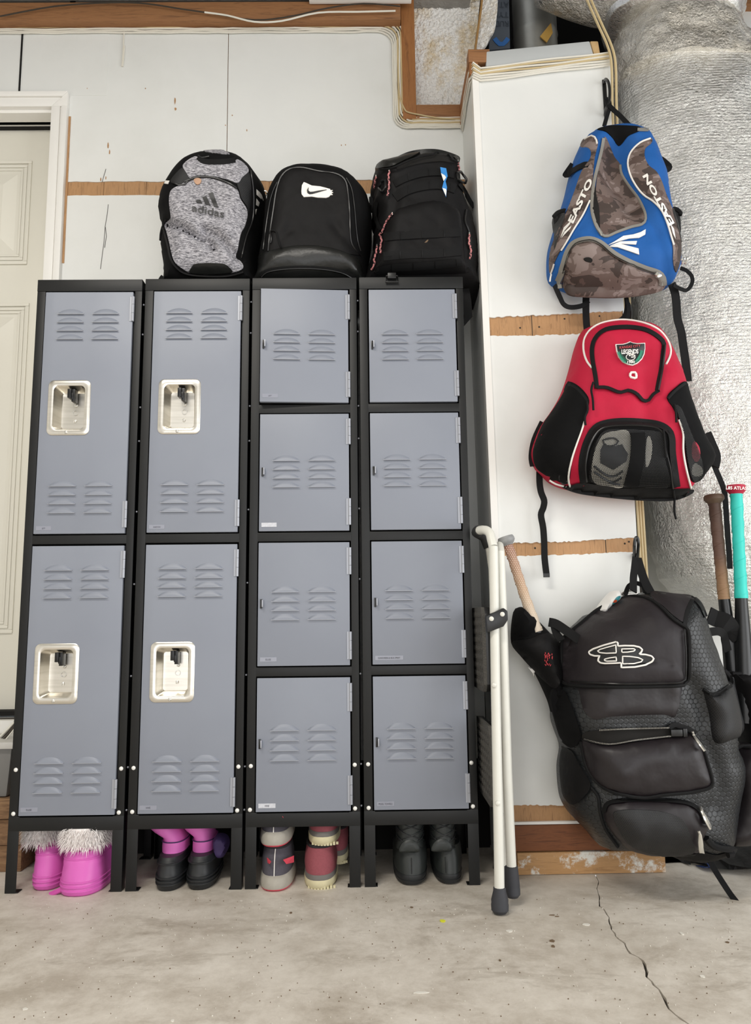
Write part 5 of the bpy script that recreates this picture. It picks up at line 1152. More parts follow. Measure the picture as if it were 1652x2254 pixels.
    S.band('pocket_rim', cE([(1372,972),(1420,998),(1470,985),(1515,945),(1525,905),(1490,865)]), 7, G['black_web'], T, .006, .006)
    Q = Surf(2.03)
    gq = Q.body('ball_pocket', cE([(1478,1380),(1515,1315),(1580,1283),(1680,1285),(1760,1340),(1790,1500),(1780,1700),(1720,1800),(1640,1832),(1530,1842),(1430,1790),(1392,1750),(1475,1630),(1498,1500)]), G['charcoal_satin'], T, .075, .07, .06)
    Q.wrinkle(.005, 12, 5); Q.crease(cE([(1560,1600),(1620,1640),(1700,1620)]), .008, .015); gq()
    Q.band('pocket_zipper', cE([(1500,1500),(1482,1400),(1500,1340),(1560,1292),(1633,1284)]), 9, G['black_web'], T, .004, .004)
    Q.tube('seam', cE([(1560,1600),(1535,1720),(1525,1835)]), .002, G['black_plastic'], T, .003)
    Q.tube('seam', cE([(1500,1500),(1530,1560),(1560,1610)]), .003, G['black_plastic'], T, .003)
    def pull(SS, a, b, w=9):
        (x0_, y0_), (x1_, y1_) = cE([a, b])
        o = SS.band('zip_pull', [(x0_, y0_), ((x0_+x1_)/2, (y0_+y1_)/2), (x1_, y1_)], [w*.55, w*.9, w*.75], G['zip_metal'], T, .020, .004, smooth=False, step=6)
        SS.tube('zip_slider', [(x0_-3, y0_-8), (x0_, y0_)], .0032, G['zinc'], T, .017, smooth=False, step=4)
    pull(S, (1318,1222), (1375,1308), 7); pull(S, (1362,1640), (1408,1738)); pull(S, (1352,1770), (1354,1868), 11); pull(Q, (1503,1470), (1516,1580), 8)
    # bat sleeve on the left: holds the tan bat
    B = Surf(2.10)
    gb = B.body('bat_sleeve', cE([(330,545),(378,516),(440,560),(520,645),(575,720),(600,850),(625,1000),(660,1150),(690,1260),(610,1285),(548,1155),(520,1035),(430,850),(350,765),(316,700)]), G['black_fabric'], T, .07, .05, .03)
    B.crease(cE([(316,700),(400,690),(470,640)]), .03, .02); gb()
    B.patch('sleeve_front', cE([(316,710),(400,695),(520,660),(580,720),(600,850),(560,960),(500,930),(420,850),(350,770)]), G['black_nylon'], T, .008, .01, .009)
    for k in range(26):
        x, y = random.uniform(492, 540), random.uniform(765, 835)
        B.tube('red_stitch', cE([(x, y), (x+random.uniform(-6, 6), y+9)]), .0011, G['badge_red'], T, .012, smooth=False, step=3)
    B.patch('white_print', cE([(400,845),(425,850),(440,870),(436,905),(428,880)]), G['print_white'], T, .005, .003, .006, smooth=False)
    def wb(name, px, Ys, w, mat='black_web', thick=.003, par=T):
        q = smooth_poly(px, False); ys = np.interp(np.linspace(0, 1, len(q)), np.linspace(0, 1, len(Ys)), Ys)
        return obj(name, MB().ribbon([at(x, y, yy) for (x, y), yy in zip(q, ys)], w, thick), G[mat], par)
    wb('side_strap', cE([(690,700),(620,650),(560,610),(520,600)]), [2.0, 2.02, 2.04, 2.05], .024); wb('side_strap', cE([(545,600),(560,660),(590,700)]), [2.05, 2.04, 2.02], .02)
    wb('hang_loop', cE([(985,430),(985,360),(992,300),(998,245)]), [2.04, 2.08, 2.11, 2.13], .020); wb('hang_loop', cE([(1085,445),(1050,380),(1025,310),(1006,245)]), [2.04, 2.08, 2.11, 2.13], .024)
    wb('top_handle', cE([(940,450),(960,400),(1000,385),(1035,400),(1050,440)]), [2.05, 2.08, 2.09, 2.09, 2.06], .012)
    wb('dangling_strap', cE([(1395,1890),(1430,1960),(1480,2040),(1520,2100),(1555,2145)]), [2.03, 2.02, 2.0, 1.985, 1.965], .014)
    # right bat sleeves
    Rr = Surf(2.10)
    gr = Rr.body('bat_sleeve', cE([(1500,875),(1560,880),(1620,872),(1700,880),(1760,950),(1760,1200),(1720,1340),(1620,1320),(1580,1200),(1540,1000)]), G['black_nylon'], T, .06, .05, .05)
    Rr.wrinkle(.006, 14, 2); gr()
    Rr.tube('sleeve_rim', cE([(1500,878),(1560,884),(1620,878),(1690,884)]), .005, G['black_web'], T, .0)
    wb('bat_strap', cE([(1400,655),(1450,650),(1480,665),(1490,700),(1505,760)]), [2.02, 2.03, 2.06, 2.08, 2.09], .022); wb('bat_strap', cE([(1400,560),(1440,580),(1500,600),(1530,650),(1500,680)]), [2.08, 2.09, 2.08, 2.09, 2.1], .045)
bat_bag()
# white bottle and clip tucked into the top of the bag
bt = thing('spray_bottle', 'white plastic bottle tucked into the top of the black bat bag', 'bottle', tuple(at(*cE([(820,540)])[0], 2.06)))
SB = Surf(2.06); gg = SB.body('bottle', cE([(785,545),(800,510),(835,465),(870,432),(905,424),(925,440),(925,462),(900,492),(860,520),(840,560)]), G['bottle_white'], bt, .03, .025, .03, .008); gg()
SB.patch('label_print', cE([(868,500),(885,470),(905,455),(915,460),(900,482),(880,500)]), G['teal_print'], bt, .002, .002, .005); SB.patch('label_mark', cE([(872,492),(880,478),(892,478),(890,490)]), G['orange_print'], bt, .004, .002, .004)
tag(obj('carabiner', MB().tube([at(x, y, 2.07) for x, y in smooth_poly(cE([(925,440),(960,428),(1005,432),(1000,444),(960,446),(930,450)]))], .0025, 6, closed=True), G['zinc']), 'thin metal carabiner clipped to the black bag handle', 'carabiner')

# ------------------------------------------------------------------ bats
def bat(label, axis_px, Ys, rad, grip_mat, knob_mat, wrap_end, knob_r, spiral, extra=None):
    """axis_px from knob down into the sleeve; radii in metres"""
    P = [Vector(at(x, y, Y)) for (x, y), Y in zip(axis_px, Ys)]
    T = thing('baseball_bat', label, 'bat', tuple(P[-1]))
    L = [0]
    for a, b in zip(P, P[1:]): L.append(L[-1]+(b-a).length)
    ax = (P[-1]-P[0]).normalized(); tot = L[-1]
    def at_s(s_):
        f = np.interp(s_, L, range(len(P))); i = min(int(f), len(P)-2); return P[i].lerp(P[i+1], f-i)
    def rr(s_): return float(np.interp(s_, [0]+[r[0] for r in rad], [rad[0][1]]+[r[1] for r in rad]))
    k = MB().lathe([(.004, -.004), (knob_r*.9, -.003), (knob_r, .003), (knob_r, .010), (knob_r*.85, .015), (rr(.02), .022)], P[0], ax, 22)
    obj('knob', k, G[knob_mat], T)
    S_ = np.linspace(.018, wrap_end, 60)
    obj('grip', MB().tube([at_s(s_) for s_ in S_], [rr(s_)+.0006*math.sin(s_*spiral) for s_ in S_], 18), G[grip_mat], T)
    obj('barrel', MB().tube([at_s(s_) for s_ in np.linspace(wrap_end-.002, tot, 24)], [rr(s_)-.001 for s_ in np.linspace(wrap_end-.002, tot, 24)], 20), G['bat_black'], T)
    # diagonal wrap seam
    n = 240; sm = []; u = ax.cross(Vector((0, 1, 0))).normalized(); w = ax.cross(u)
    for i in range(n):
        s_ = .02+(wrap_end-.022)*i/(n-1); a = s_*spiral
        sm.append(at_s(s_)+(u*math.cos(a)+w*math.sin(a))*(rr(s_)+.0002))
    obj('wrap_seam', MB().tube(sm, .0009, 4), G[grip_mat], T)
    return T
bat('bat with tan snakeskin grip standing in the left sleeve', [(1112,1184)]+cE([(300,190),(380,440),(460,660),(520,830),(560,950)]), [2.10, 2.10, 2.09, 2.075, 2.07, 2.07], [(.05, .0135), (.15, .0135), (.25, .0145), (.33, .016), (.45, .022)], 'grip_snakeskin', 'knob_grey', .27, .0235, 170)
bat('bat with brown tape grip in the right sleeve', [(1570,1092),(1580,1190),(1592,1310),(1604,1410),(1616,1520),(1622,1580)], [2.13, 2.13, 2.12, 2.12, 2.12, 2.12], [(.05, .0165), (.15, .0155), (.26, .0155), (.30, .0170), (.42, .021), (.6, .026)], 'grip_brown', 'knob_brown', .292, .0275, 150)
tb_ = bat('bat with turquoise grip and red knob at the right edge', [(1619,1071),(1624,1180),(1630,1305),(1634,1400),(1637,1500),(1640,1590)], [2.10]*6, [(.05, .0165), (.15, .0155), (.27, .0165), (.33, .018), (.45, .024), (.6, .028)], 'grip_teal', 'knob_red', .312, .0265, 130)
KS = Surf(2.10-.028); KS.text('knob_lettering', 'L85 ATLAS', (1597,1077), (46, 1), (0, -7), G['print_white'], tb_, .0, 1.0, .02)

# ------------------------------------------------------------------ folded step ladder
LD = thing('step_ladder', 'folded white step ladder leaning between the lockers and the pillar', 'ladder', (.335, 1.93, 0))
def lad(pts, r, mat, name, seg=12): return obj(name, MB().tube([Vector(p) for p in pts], r, seg), G[mat], LD)
f1 = flr(np.array(1100.), np.array(2012.)); f1[2] = 0
top1 = at(1086, 1230, 1.98)
r1 = [f1+np.array([0, 0, .03]), at(1096, 1800, 1.925), at(1090, 1500, 1.955), top1]
zg = float(at(1052, 1168, 2.05)[2])
arc = [at(1085, 1205, 1.985), at(1081, 1188, 1.995), (.327, 2.005, zg-.012), (.317, 2.02, zg-.002), (.306, 2.045, zg)]
lad(smooth_poly(np.array(r1+arc), False, 3), .0122, 'ladder_white', 'front_rail')
lad([(.307, 2.042, zg), (.304, 2.06, zg), (.306, 2.09, zg), (.316, 2.11, zg-.002), (.332, 2.115, zg-.012), (.342, 2.115, zg-.04)], .0150, 'grip_foam', 'foam_grip')
lad([(.342, 2.115, zg-.03), (.349, 2.11, zg-.10), (.350, 2.10, .5), (.345, 2.10, .03)], .0115, 'ladder_white', 'front_rail')
f2 = at(1127, 1976, 1.965)
lad([at(1126, 1925, 1.965), at(1116, 1700, 1.97), at(1107, 1400, 1.985), at(1100, 1215, 2.0), at(1098, 1202, 2.03), at(1094, 1205, 2.12)], .0122, 'ladder_white', 'rear_rail')
a_ = at(1126, 1925, 1.965)
lad([(.364, 2.15, .05), (.362, 2.15, .6), (.356, 2.15, at(1094, 1205, 2.12)[2]-.1)], .0115, 'ladder_white', 'rear_rail')
def foot(c, top, r0, r1_, h):
    ax = (Vector(top)-Vector(c)).normalized()
    obj('rubber_foot', MB().lathe([(r1_*.7, -.001), (r1_, .006), (r1_*1.02, .018), (r1_*.98, .022), (r1_*1.0, .028), (r0*1.05, h*.85), (r0, h), (r0*.8, h+.001)], c, ax, 20), G['ladder_rubber'], LD)
foot(f1+np.array([0, 0, .003]), at(1096, 1800, 1.925), .0148, .0205, .055)
foot(at(1128, 1974, 1.965), at(1116, 1700, 1.97), .0155, .0185, .070)
foot(np.array([.345, 2.10, .001]), np.array([.346, 2.10, .5]), .0148, .0195, .05); foot(np.array([.362, 2.15, .012]), np.array([.362, 2.15, .5]), .0148, .0195, .05)
# hinge bracket joining the rails
bq = [at(x, y, 1.945) for x, y in ((1069,1356),(1108,1338),(1117,1345),(1118,1364),(1108,1379),(1072,1393))]
obj('bracket', MB().add([tuple(p) for p in bq]+[(p[0], p[1]+.022, p[2]) for p in bq], [(0, 1, 2, 3, 4, 5), (11, 10, 9, 8, 7, 6)]+[(i, (i+1) % 6, 6+(i+1) % 6, 6+i) for i in range(6)]), G['black_plastic'], LD, bevel=.003)
for px, py, Y_ in ((1081,1362,1.944),(1105,1352,1.944),(1087,1508,1.942),(1095,1768,1.916)):
    obj('rivet', MB().lathe([(.0062, 0), (.0058, .002), (.003, .0038), (.0003, .0042)], at(px, py, Y_), (0, -1, 0), 12), G['ladder_white'], LD)
# treads folded up flat, seen edge-on between rails and locker
def tread(py0, py1, xa, xb_, Yf):
    z1, z0 = at(1060, py0, Yf)[2], at(1060, py1, Yf)[2]
    h = z1-z0
    pl_ = [(Yf, z0+.02), (Yf+.02, z0), (Yf+.22, z0), (Yf+.22, z1), (Yf+.015, z1), (Yf, z1-.02)]
    n = len(pl_)
    obj('tread_frame', MB().add([(xa+.008, y, z) for y, z in pl_]+[(xb_, y, z) for y, z in pl_], [tuple(range(n)), tuple(range(n, 2*n))[::-1]]+[(i, (i+1) % n, n+(i+1) % n, n+i) for i in range(n)]), G['black_plastic'], LD, bevel=.003)
    pd = obj('tread_pad', MB().add([(xa, y+.004, z) for y, z in pl_]+[(xa+.009, y, z) for y, z in pl_], [tuple(range(n)), tuple(range(n, 2*n))[::-1]]+[(i, (i+1) % n, n+(i+1) % n, n+i) for i in range(n)]), G['tread_grey'], LD, bevel=.0015)
    nb = MB()
    for i in range(7):
        for j in range(9): nb.lathe([(.008, 0), (.007, .002), (.0045, .0025)], (xa+.0005, Yf+.022+.030*i, z0+.02+(h-.04)*j/8), (-1, 0, 0), 8)
    obj('tread_studs', nb, G['tread_grey'], pd)
tread(1336, 1525, .297, .322, 1.99)
tread(1600, 1782, .303, .322, 1.97)
obj('brace_arm', MB().tube([(.326, 1.99, at(1062, 1790, 1.99)[2]), (.324, 2.0, .16), (.322, 2.02, .10), (.322, 2.05, .06)], .009, 8), G['black_plastic'], LD)
obj('brace_plate', MB().box(.318, .332, 1.99, 2.02, .30, at(1070, 1520, 2.0)[2]), G['black_plastic'], LD, bevel=.003)

# ------------------------------------------------------------------ shoes under the lockers
def sring(xl, xr, z, Ym, L, n=28, p=2.6, toe=0.0, dz=0.0):
    """closed outline at height z between photo columns xl..xr, length L along depth"""
    a, b = xat(xl, Ym, z), xat(xr, Ym, z); cx, hw = (a+b)/2, (b-a)/2; out = []
    for k in range(n):
        t = 2*math.pi*k/n; c, s_ = math.cos(t), math.sin(t); e = 2/p
        x = hw*math.copysign(abs(c)**e, c); y = L/2*math.copysign(abs(s_)**e, s_)
        x *= 1-toe*max(0, s_)
        out.append((cx+x, Ym+y, z+dz*s_))
    return out
def shoe_part(name, rings, mat, T, cap=True): return obj(name, MB().rings(rings, cap), G[mat], T, sharp=50)
def fur(name, base_rings, n, length, mat, T, droop=.5):
    mb = MB().rings(base_rings); R = [[Vector(p) for p in r] for r in base_rings]
    cen = [sum(r, Vector())/len(r) for r in R]
    for _ in range(n):
        f = random.uniform(0, len(R)-1.001); i = int(f); k = random.randrange(len(R[0]))
        p = R[i][k].lerp(R[i+1][k], f-i).lerp(R[i][(k+1) % len(R[0])].lerp(R[i+1][(k+1) % len(R[0])], f-i), random.random())
        o = (p-cen[i]); o.z = 0; o = o.normalized()
        dirn = (o+Vector((random.gauss(0, .45), random.gauss(0, .3), random.gauss(-droop, .55)))).normalized()
        l = length*random.uniform(.5, 1.15); w = Vector((random.gauss(0, 1), random.gauss(0, 1), random.gauss(0, .4))).normalized()*.0011
        m_ = p+dirn*l*.55; e = p+dirn*l+Vector((random.gauss(0, .002), 0, -l*.25))
        mb.add([p-w, p+w, m_+w*.8, m_-w*.8, e], [(0, 1, 2, 3), (3, 2, 4)])
    o_ = link(name, *(lambda me: (me.from_pydata((np.array(mb.v)-ORG[T.name]).tolist(), [], mb.f), me)[1:] )(bpy.data.meshes.new(name)), G[mat], T, smooth=False)
    ORG[o_.name] = ORG[T.name]; return o_
def pink_boot(label, xl, xr, Y, fx, strap=None, tilt=0):
    T = thing('snow_boot', label, 'boot', (xat((xl+xr)/2, Y, 0), Y, 0), 'pair of pink fur-cuffed boots'); w = xr-xl; Ym = Y+.10
    R = []
    for z, g, L, s_ in ((0, -.02, .195, .02), (.004, .02, .205, 0), (.012, .035, .21, 0), (.018, .02, .208, 0), (.024, .03, .208, 0), (.030, .015, .204, 0), (.036, .02, .20, 0), (.052, .0, .19, 0), (.066, -.03, .175, .04), (.074, -.02, .172, .05), (.082, -.06, .165, .08), (.094, -.09, .155, .12), (.1, -.11, .15, .14)):
        c = (xl+xr)/2+tilt*z*100; hw = w/2*(1+g); R.append(sring(c-hw, c+hw, z, Ym+s_*.06, L))
    shoe_part('rubber_shell', R, 'pink_shell', T)
    for z, g in ((.013, .03), (.023, .035), (.033, .02), (.083, -.06)):
        c = (xl+xr)/2+tilt*z*100; hw = w/2*(1+g)
        obj('ridge', MB().tube([Vector(p) for p in sring(c-hw, c+hw, z, Ym+(.005 if z > .05 else 0), .209 if z < .03 else (.204 if z < .05 else .164))], .0024, 6, closed=True), G['pink_shell'], T)
    c = (xl+xr)/2+tilt*10
    shoe_part('quilted_collar', [sring(c-w*.42, c+w*.46, .098, Ym+.015, .14), sring(c-w*.41, c+w*.47, .106, Ym+.018, .135), sring(c-w*.36, c+w*.44, .125, Ym+.022, .13), sring(c-w*.40, c+w*.48, .15, Ym+.022, .13)], 'pink_quilt', T)
    f0, f1_ = fx
    R2 = [sring(f0+6, f1_-4, z, Ym+.005, .155) for z in (.112, .125, .145, .158)]
    fur('fur_cuff', R2, 2600, .024, 'fur', T)
    if strap:
        obj('strap', MB().ribbon([at(x, y, yy) for x, y, yy in strap], .013, .004, (0, -.6, .8)), G['pink_quilt'], T)
pink_boot('pink boot with fur cuff and trailing strap, near the locker leg', 94, 160, 2.125, (66, 146), [(152,1900,2.11),(158,1925,2.10),(152,1945,2.095),(135,1958,2.095),(108,1970,2.10)], -.35)
pink_boot('pink boot with fur cuff, the larger one set further forward', 150, 240, 2.075, (146, 242))
def black_boot(label, xl, xr, Y, shaft, flap=None):
    T = thing('winter_boot', label, 'boot', (xat((xl+xr)/2, Y, 0), Y, 0), 'pair of black and pink winter boots'); Ym = Y+.10; c = (xl+xr)/2; w = xr-xl
    R = [sring(c-w/2*(1+g), c+w/2*(1+g), z, Ym, L) for z, g, L in ((0, -.06, .19), (.005, -.01, .2), (.016, .01, .203), (.018, .05, .206), (.023, .05, .206), (.025, .0, .2), (.031, .04, .2), (.033, -.01, .195), (.045, -.01, .19), (.058, -.06, .18), (.060, -.03, .18), (.066, -.03, .178), (.068, -.08, .172), (.078, -.13, .16))]
    shoe_part('rubber_shell', R, 'boot_rubber_black', T)
    for z, g, L in ((.016, .03, .206), (.024, .04, .206), (.032, .03, .202), (.064, -.02, .18)):
        obj('ridge', MB().tube([Vector(p) for p in sring(c-w/2*(1+g), c+w/2*(1+g), z, Ym, L)], .0026, 6, closed=True), G['boot_rubber_black'], T)
    lo, hi = shaft
    shoe_part('lower_shaft', [sring(lo[0], lo[1], .074, Ym+.02, .13), sring(lo[0], lo[1], .090, Ym+.02, .13), sring(lo[0]+1, lo[1]+1, .106, Ym+.02, .128)], 'pink_bright', T)
    shoe_part('upper_shaft', [sring(lo[0]+4, lo[1]-2, .104, Ym+.02, .125), sring(lo[0]+2, lo[1]-5, .114, Ym+.02, .12), sring((lo[0]*.6+hi[0]*.4), (lo[1]*.6+hi[1]*.4), .128, Ym+.02, .12), sring((lo[0]*.25+hi[0]*.75), (lo[1]*.25+hi[1]*.75), .145, Ym+.02, .125), sring(hi[0], hi[1], .160, Ym+.02, .13), sring(hi[0]-8, hi[1]-6, .183, Ym+.02, .13)], 'pink_bright', T)
    obj('seam', MB().tube([Vector(p)*1.0 for p in sring(lo[0]-.3, lo[1]+1.3, .106, Ym+.02, .129)], .0016, 5, closed=True), G['purple_nylon'], T)
    if flap:
        FS = Surf(Ym-.03); g = FS.body('side_flap', flap, G['purple_nylon'], T, .02, .012, .03, .006); g()
black_boot('black rubber winter boot with pink shaft, under the second locker post', 355, 415, 2.10, ((362, 414), (316, 390)))
black_boot('black rubber winter boot with pink shaft and purple side flap', 421, 483, 2.105, ((428, 476), (392, 466)), [(470,1880),(468,1850),(480,1838),(498,1842),(502,1862),(492,1886),(478,1890)])
def sneaker(label, xl, xr, Y, z0, kind, hgt=.10, group=None, tail=.22):
    T = thing('sneaker', label, 'shoe', (xat((xl+xr)/2, Y, z0), Y, z0), group); Ym = Y+tail/2; c = (xl+xr)/2; w = xr-xl
    def rr_(z, g, L, off=0, dz=0): return sring(c-w/2*(1+g), c+w/2*(1+g), z0+z, Ym+off, L, toe=0, dz=dz)
    if kind == 'grey':
        shoe_part('outsole', [rr_(0, -.08, tail-.01), rr_(.003, .0, tail), rr_(.007, .0, tail)], 'shoe_red', T)
        shoe_part('midsole', [rr_(.006, .03, tail+.006), rr_(.014, .06, tail+.010), rr_(.028, .02, tail+.004, .001), rr_(.036, -.05, tail-.008, .003)], 'shoe_sole_grey', T)
        up = [rr_(.034, -.06, tail-.012, .003), rr_(.05, -.04, tail-.02, .006), rr_(.065, -.06, tail-.03, .01), rr_(hgt*.85, -.14, tail-.05, .01), rr_(hgt, -.22, tail-.08, .0)]
        shoe_part('knit_upper', up, 'shoe_grey_knit', T)
        obj('heel_stripe', MB().ribbon([(Vector(r[21])+Vector((0, -.0012, 0))) for r in up], .0022, .001), G['thread_white'], T)
        FS = Surf(Ym-tail/2+.045)
        for q in ([(-.94, .074), (-.45, .073), (-.55, .067), (-.94, .060)], [(.94, .074), (.35, .078), (.55, .066), (.94, .058)]):
            vs = [(u_*1.0, zz) for u_, zz in q]; xs = [xat(c+w/2*u_*.95, Y+.02, z0+zz) for u_, zz in vs]
            ys = [Y+.005+.060*abs(u_)**3.5-.006 for u_, zz in vs]
            obj('red_flash', MB().add([(x, y, z0+zz) for x, y, (u_, zz) in zip(xs, ys, vs)]+[(x, y+.004, z0+zz) for x, y, (u_, zz) in zip(xs, ys, vs)], [(0, 1, 2, 3), (7, 6, 5, 4), (0, 4, 5, 1), (1, 5, 6, 2), (2, 6, 7, 3), (3, 7, 4, 0)]), G['shoe_red'], T, smooth=False)
        obj('collar', MB().tube([Vector(p) for p in up[-1]], .004, 6, closed=True), G['shoe_dark'], T)
    else:
        shoe_part('outsole', [rr_(0, -.06, tail-.01), rr_(.004, .02, tail), rr_(.018, .03, tail+.004), rr_(.022, .0, tail)], 'sole_cream', T)
        nt = MB()
        for k in range(9):
            x = c-w/2*.8+w*.8*k/8; X_ = xat(x, Y, z0+.006); nt.box(X_-.003, X_+.003, Y+.0012+.012*abs((k-4)/4)**2.5, Y+.02, z0+.0, z0+.006+.002*(k % 2))
        obj('sole_lugs', nt, G['sole_cream'], T)
        shoe_part('midsole', [rr_(.021, .0, tail), rr_(.027, .01, tail), rr_(.034, -.03, tail-.008)], 'sole_band', T)
        up = [rr_(.033, -.03, tail-.01), rr_(.05, .02, tail-.012, .002), rr_(.068, -.01, tail-.02, .006), rr_(hgt*.86, -.08, tail-.04, .008), rr_(hgt, -.16, tail-.07, .0)]
        shoe_part('mesh_upper', up, 'shoe_maroon', T)
        obj('collar', MB().tube([Vector(p) for p in up[-1]], .004, 6, closed=True), G['shoe_dark'], T)
    return T
sneaker('dark grey and red running shoe, lower one of its stack', 578, 648, 2.085, 0, 'grey', .098, 'grey running shoes stacked in pairs')
sneaker('dark grey and red running shoe, resting on top of the other', 578, 645, 2.105, .103, 'grey', .075, 'grey running shoes stacked in pairs')
sneaker('maroon running shoe with cream sole, lower one of its stack', 672, 742, 2.095, 0, 'maroon', .096, 'maroon running shoes')
sneaker('maroon running shoe with cream sole, resting on top', 681, 748, 2.12, .101, 'maroon', .078, 'maroon running shoes')
t3 = sneaker('maroon running shoe lying askew behind the stacked pair', 722, 766, 2.20, .03, 'maroon', .085, 'maroon running shoes', .18)
def leather_boot(label, xl, xr, Y, sh):
    T = thing('leather_boot', label, 'boot', (xat((xl+xr)/2, Y, 0), Y, 0), 'pair of black leather boots'); Ym = Y+.13; c = (xl+xr)/2; w = xr-xl; L = .26
    def rr_(z, g, dl=0, off=0): return sring(c-w/2*(1+g), c+w/2*(1+g), z, Ym+off, L+dl)
    shoe_part('sole', [rr_(0, -.12, -.02), rr_(.004, -.05, 0), rr_(.012, -.03, .004), rr_(.013, -.05, 0), (rr_(.022, -.01, .004)), rr_(.026, -.03, 0)], 'leather_sole', T)
    shoe_part('foot', [rr_(.025, -.05, -.004), rr_(.04, .0, -.01), rr_(.06, .0, -.02), rr_(.078, -.04, -.05, -.006), rr_(.092, -.10, -.09, -.02)], 'leather_black', T)
    s0, s1 = sh
    def sr(z, f, L_=.13, off=0): return sring(s0+f, s1-f, z, Y+.075+off, L_)
    rs = [sr(.085, -1, .135), sr(.10, 0, .13), sr(.112, 1.5, .125), sr(.125, 0, .125), sr(.14, .5, .125), sr(.155, -.5, .125), sr(.183, -1, .125)]
    shoe_part('shaft', rs, 'leather_black', T)
    HS = Surf(Y+.012)
    px, py = proj((xat((s0+s1)/2, Y, .09), Y+.012, .09))
    g = HS.body('heel_tab', [(px-22, py+7), (px-18, py-10), (px-8, py-20), (px+8, py-21), (px+20, py-9), (px+23, py+7), (px, py+9)], G['leather_black'], T, .006, .01, .02, .006); g()
    # crossed quilting cords on the shaft back
    rad = (xat(s1, Y+.075, .14)-xat(s0, Y+.075, .14))/2; cx = xat((s0+s1)/2, Y+.075, .14)
    for sg in (-1, 1):
        for k in range(5):
            pts = []
            for a in np.linspace(-1.25, 1.25, 14):
                z = .10+.022*k+sg*a*.016
                e = 2/2.6
                pts.append((cx+rad*1.02*math.copysign(abs(math.sin(a))**e, math.sin(a)), Y+.075-.0645*abs(math.cos(a))**e, min(z, .182)))
            obj('lace', MB().tube(pts, .0016, 5), G['leather_sole'], T)
    obj('heel_seam', MB().tube([(cx, Y+.001+.0*z, z) for z in (.03, .05, .07)], .0014, 5), G['leather_sole'], T)
leather_boot('black leather boot seen from behind, under the left of the fourth locker', 864, 938, 2.11, (870, 931))
leather_boot('black leather boot seen from behind, beside the fourth locker right leg', 948, 1012, 2.113, (944, 1000))

# ------------------------------------------------------------------ things at the edges
WS = thing('wooden_step', 'rough brown wooden step at the lower left edge', 'step', (-1.3, 2.36, 0))
for i, (z0_, z1_) in enumerate(((0, .072), (.075, .145), (.148, .205))):
    obj('board', MB().box(-1.7, -.985+.012*i, 2.26+.012*(2-i), 2.43, z0_, z1_), G['old_plank'], WS, bevel=.005)
BN = thing('storage_bin', 'grey plastic storage bin on the wooden step', 'bin', (-1.3, 2.33, .206))
def rect(x0_, x1_, y0_, y1_, z): return [(x0_, y0_, z), (x1_, y0_, z), (x1_, y1_, z), (x0_, y1_, z)]
obj('tub', MB().rings([rect(-1.62, -1.030, 2.27, 2.42, .207), rect(-1.65, -1.012, 2.25, 2.425, .345)]), G['bin_grey'], BN, bevel=.006)
obj('rim', MB().rings([rect(-1.66, -1.004, 2.24, 2.428, .343), rect(-1.66, -1.004, 2.24, 2.428, .362)]), G['bin_rim'], BN, bevel=.003)
for k in range(4):
    q = [(-60, 1680-8*k), (-10, 1650-7*k), (14, 1626-6*k), (32, 1604-5*k)]
    tag(obj('cord', MB().tube([at(x, y, 2.30+.01*k) for x, y in smooth_poly(q, False)], .0035 if k % 2 else .002, 6), G['cable_dark' if k % 3 else 'cable_white']), ('lowest pale cord', 'lower dark cord', 'upper dark cord', 'uppermost pale cord')[k]+' looped above the grey bin', 'cord', 'cords above the grey bin')
FB = thing('floor_bag', 'black soft bag slumped on the floor at the right edge', 'bag', (1.05, 2.2, 0))
FSf = Surf(2.25)
g = FSf.body('bag_body', [(1462,1990),(1480,1930),(1500,1890),(1560,1870),(1640,1850),(1720,1850),(1800,1900),(1820,1990),(1640,2010)], G['black_nylon'], FB, .18, .10, .10, .012, zmin=.002, sil=.5)
FSf.wrinkle(.012, 9, 2); g()
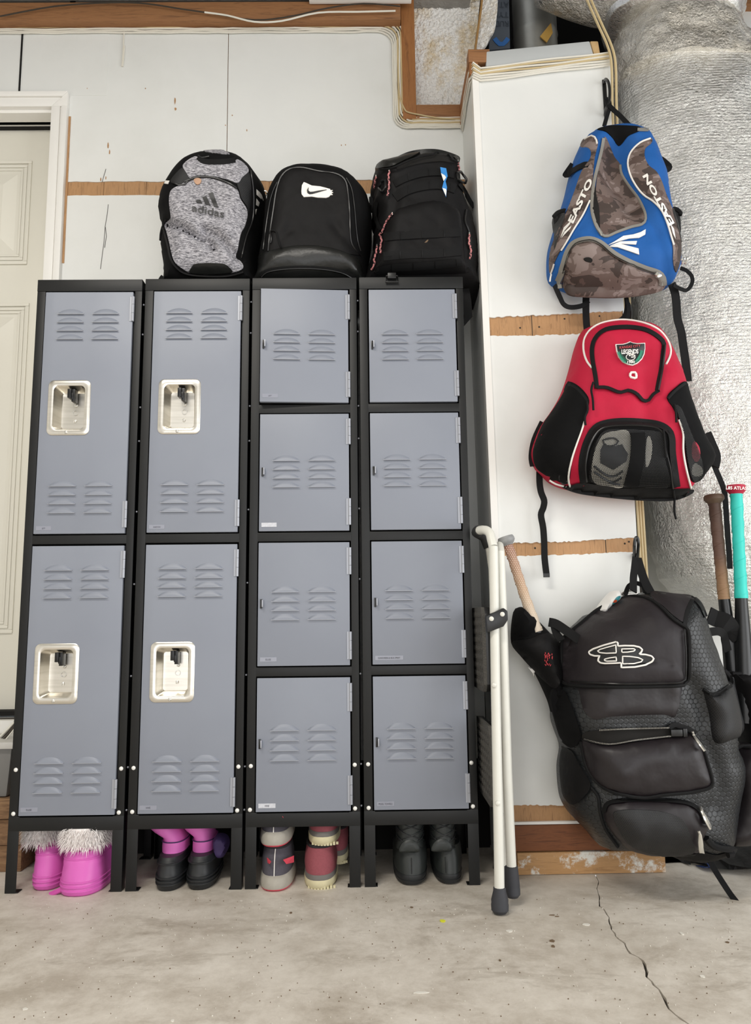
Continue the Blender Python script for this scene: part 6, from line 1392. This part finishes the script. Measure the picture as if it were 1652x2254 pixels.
FSf.tube('seam', [(1560,1985),(1600,1950),(1650,1945),(1720,1950)], .003, G['black_plastic'], FB, .004); 
FSf.patch('blue_lining', [(1490,1925),(1520,1905),(1545,1895),(1560,1908),(1530,1930),(1500,1940)], G['tarp_blue'], FB, .004, .004, .01)

# ------------------------------------------------------------------ litter on the floor
def chip(px, py, w, h, mat, label, group=None):
    P = flr(np.array(float(px)), np.array(float(py))); n = random.randint(5, 8); k = .0011
    pts = [(P[0]+w*k*math.cos(t)*random.uniform(.6, 1), P[1]+h*k*2.3*math.sin(t)*random.uniform(.6, 1)) for t in np.linspace(0, 6.283, n+1)[:-1]]
    m = MB().add([(x, y, .0002) for x, y in pts]+[(x, y, .0016) for x, y in pts], [tuple(range(n, 2*n))]+[(i, (i+1) % n, n+(i+1) % n, n+i) for i in range(n)])
    return m
tag(obj('paint_flake', chip(973, 2028, 8, 4, 0, ''), G['chip_yellow']), 'small yellow flake on the concrete in front of the ladder', 'flake')
lit = MB(); lit2 = MB()
for px, py, w_, h_ in ((1290,2036,10,3),(1500,2056,4,4),(1545,2150,6,3),(925,2186,16,1.5),(55,2222,5,2),(380,2248,4,2),(1120,2050,10,3)):
    m = chip(px, py, w_, h_, 0, ''); lit.add(m.v, m.f)
for _ in range(520):
    px, py = random.uniform(10, 1640), 1975+279*random.random()**1.3
    m = chip(px, py, random.uniform(.5, 1.4), random.uniform(.3, .7), 0, ''); (lit if random.random() < .6 else lit2).add(m.v, m.f)
for px, py, w_, h_ in ((1215,2015,7,1),(1225,2018,6,1),(1215,2072,8,3),(1217,2084,5,3),(640,2010,4,3),(905,1998,4,2),(1600,2075,5,2),(1100,2115,3,2)):
    m = chip(px, py, w_, h_, 0, ''); lit2.add(m.v, m.f)
for m, mt, lb in ((lit, 'chip_pale', 'pale paint dust and flakes scattered on the concrete'), (lit2, 'chip_brown', 'brown grit and bits scattered on the concrete')):
    o = tag(obj('floor_debris', m, G[mt], smooth=False), lb, 'debris'); o['kind'] = 'stuff'
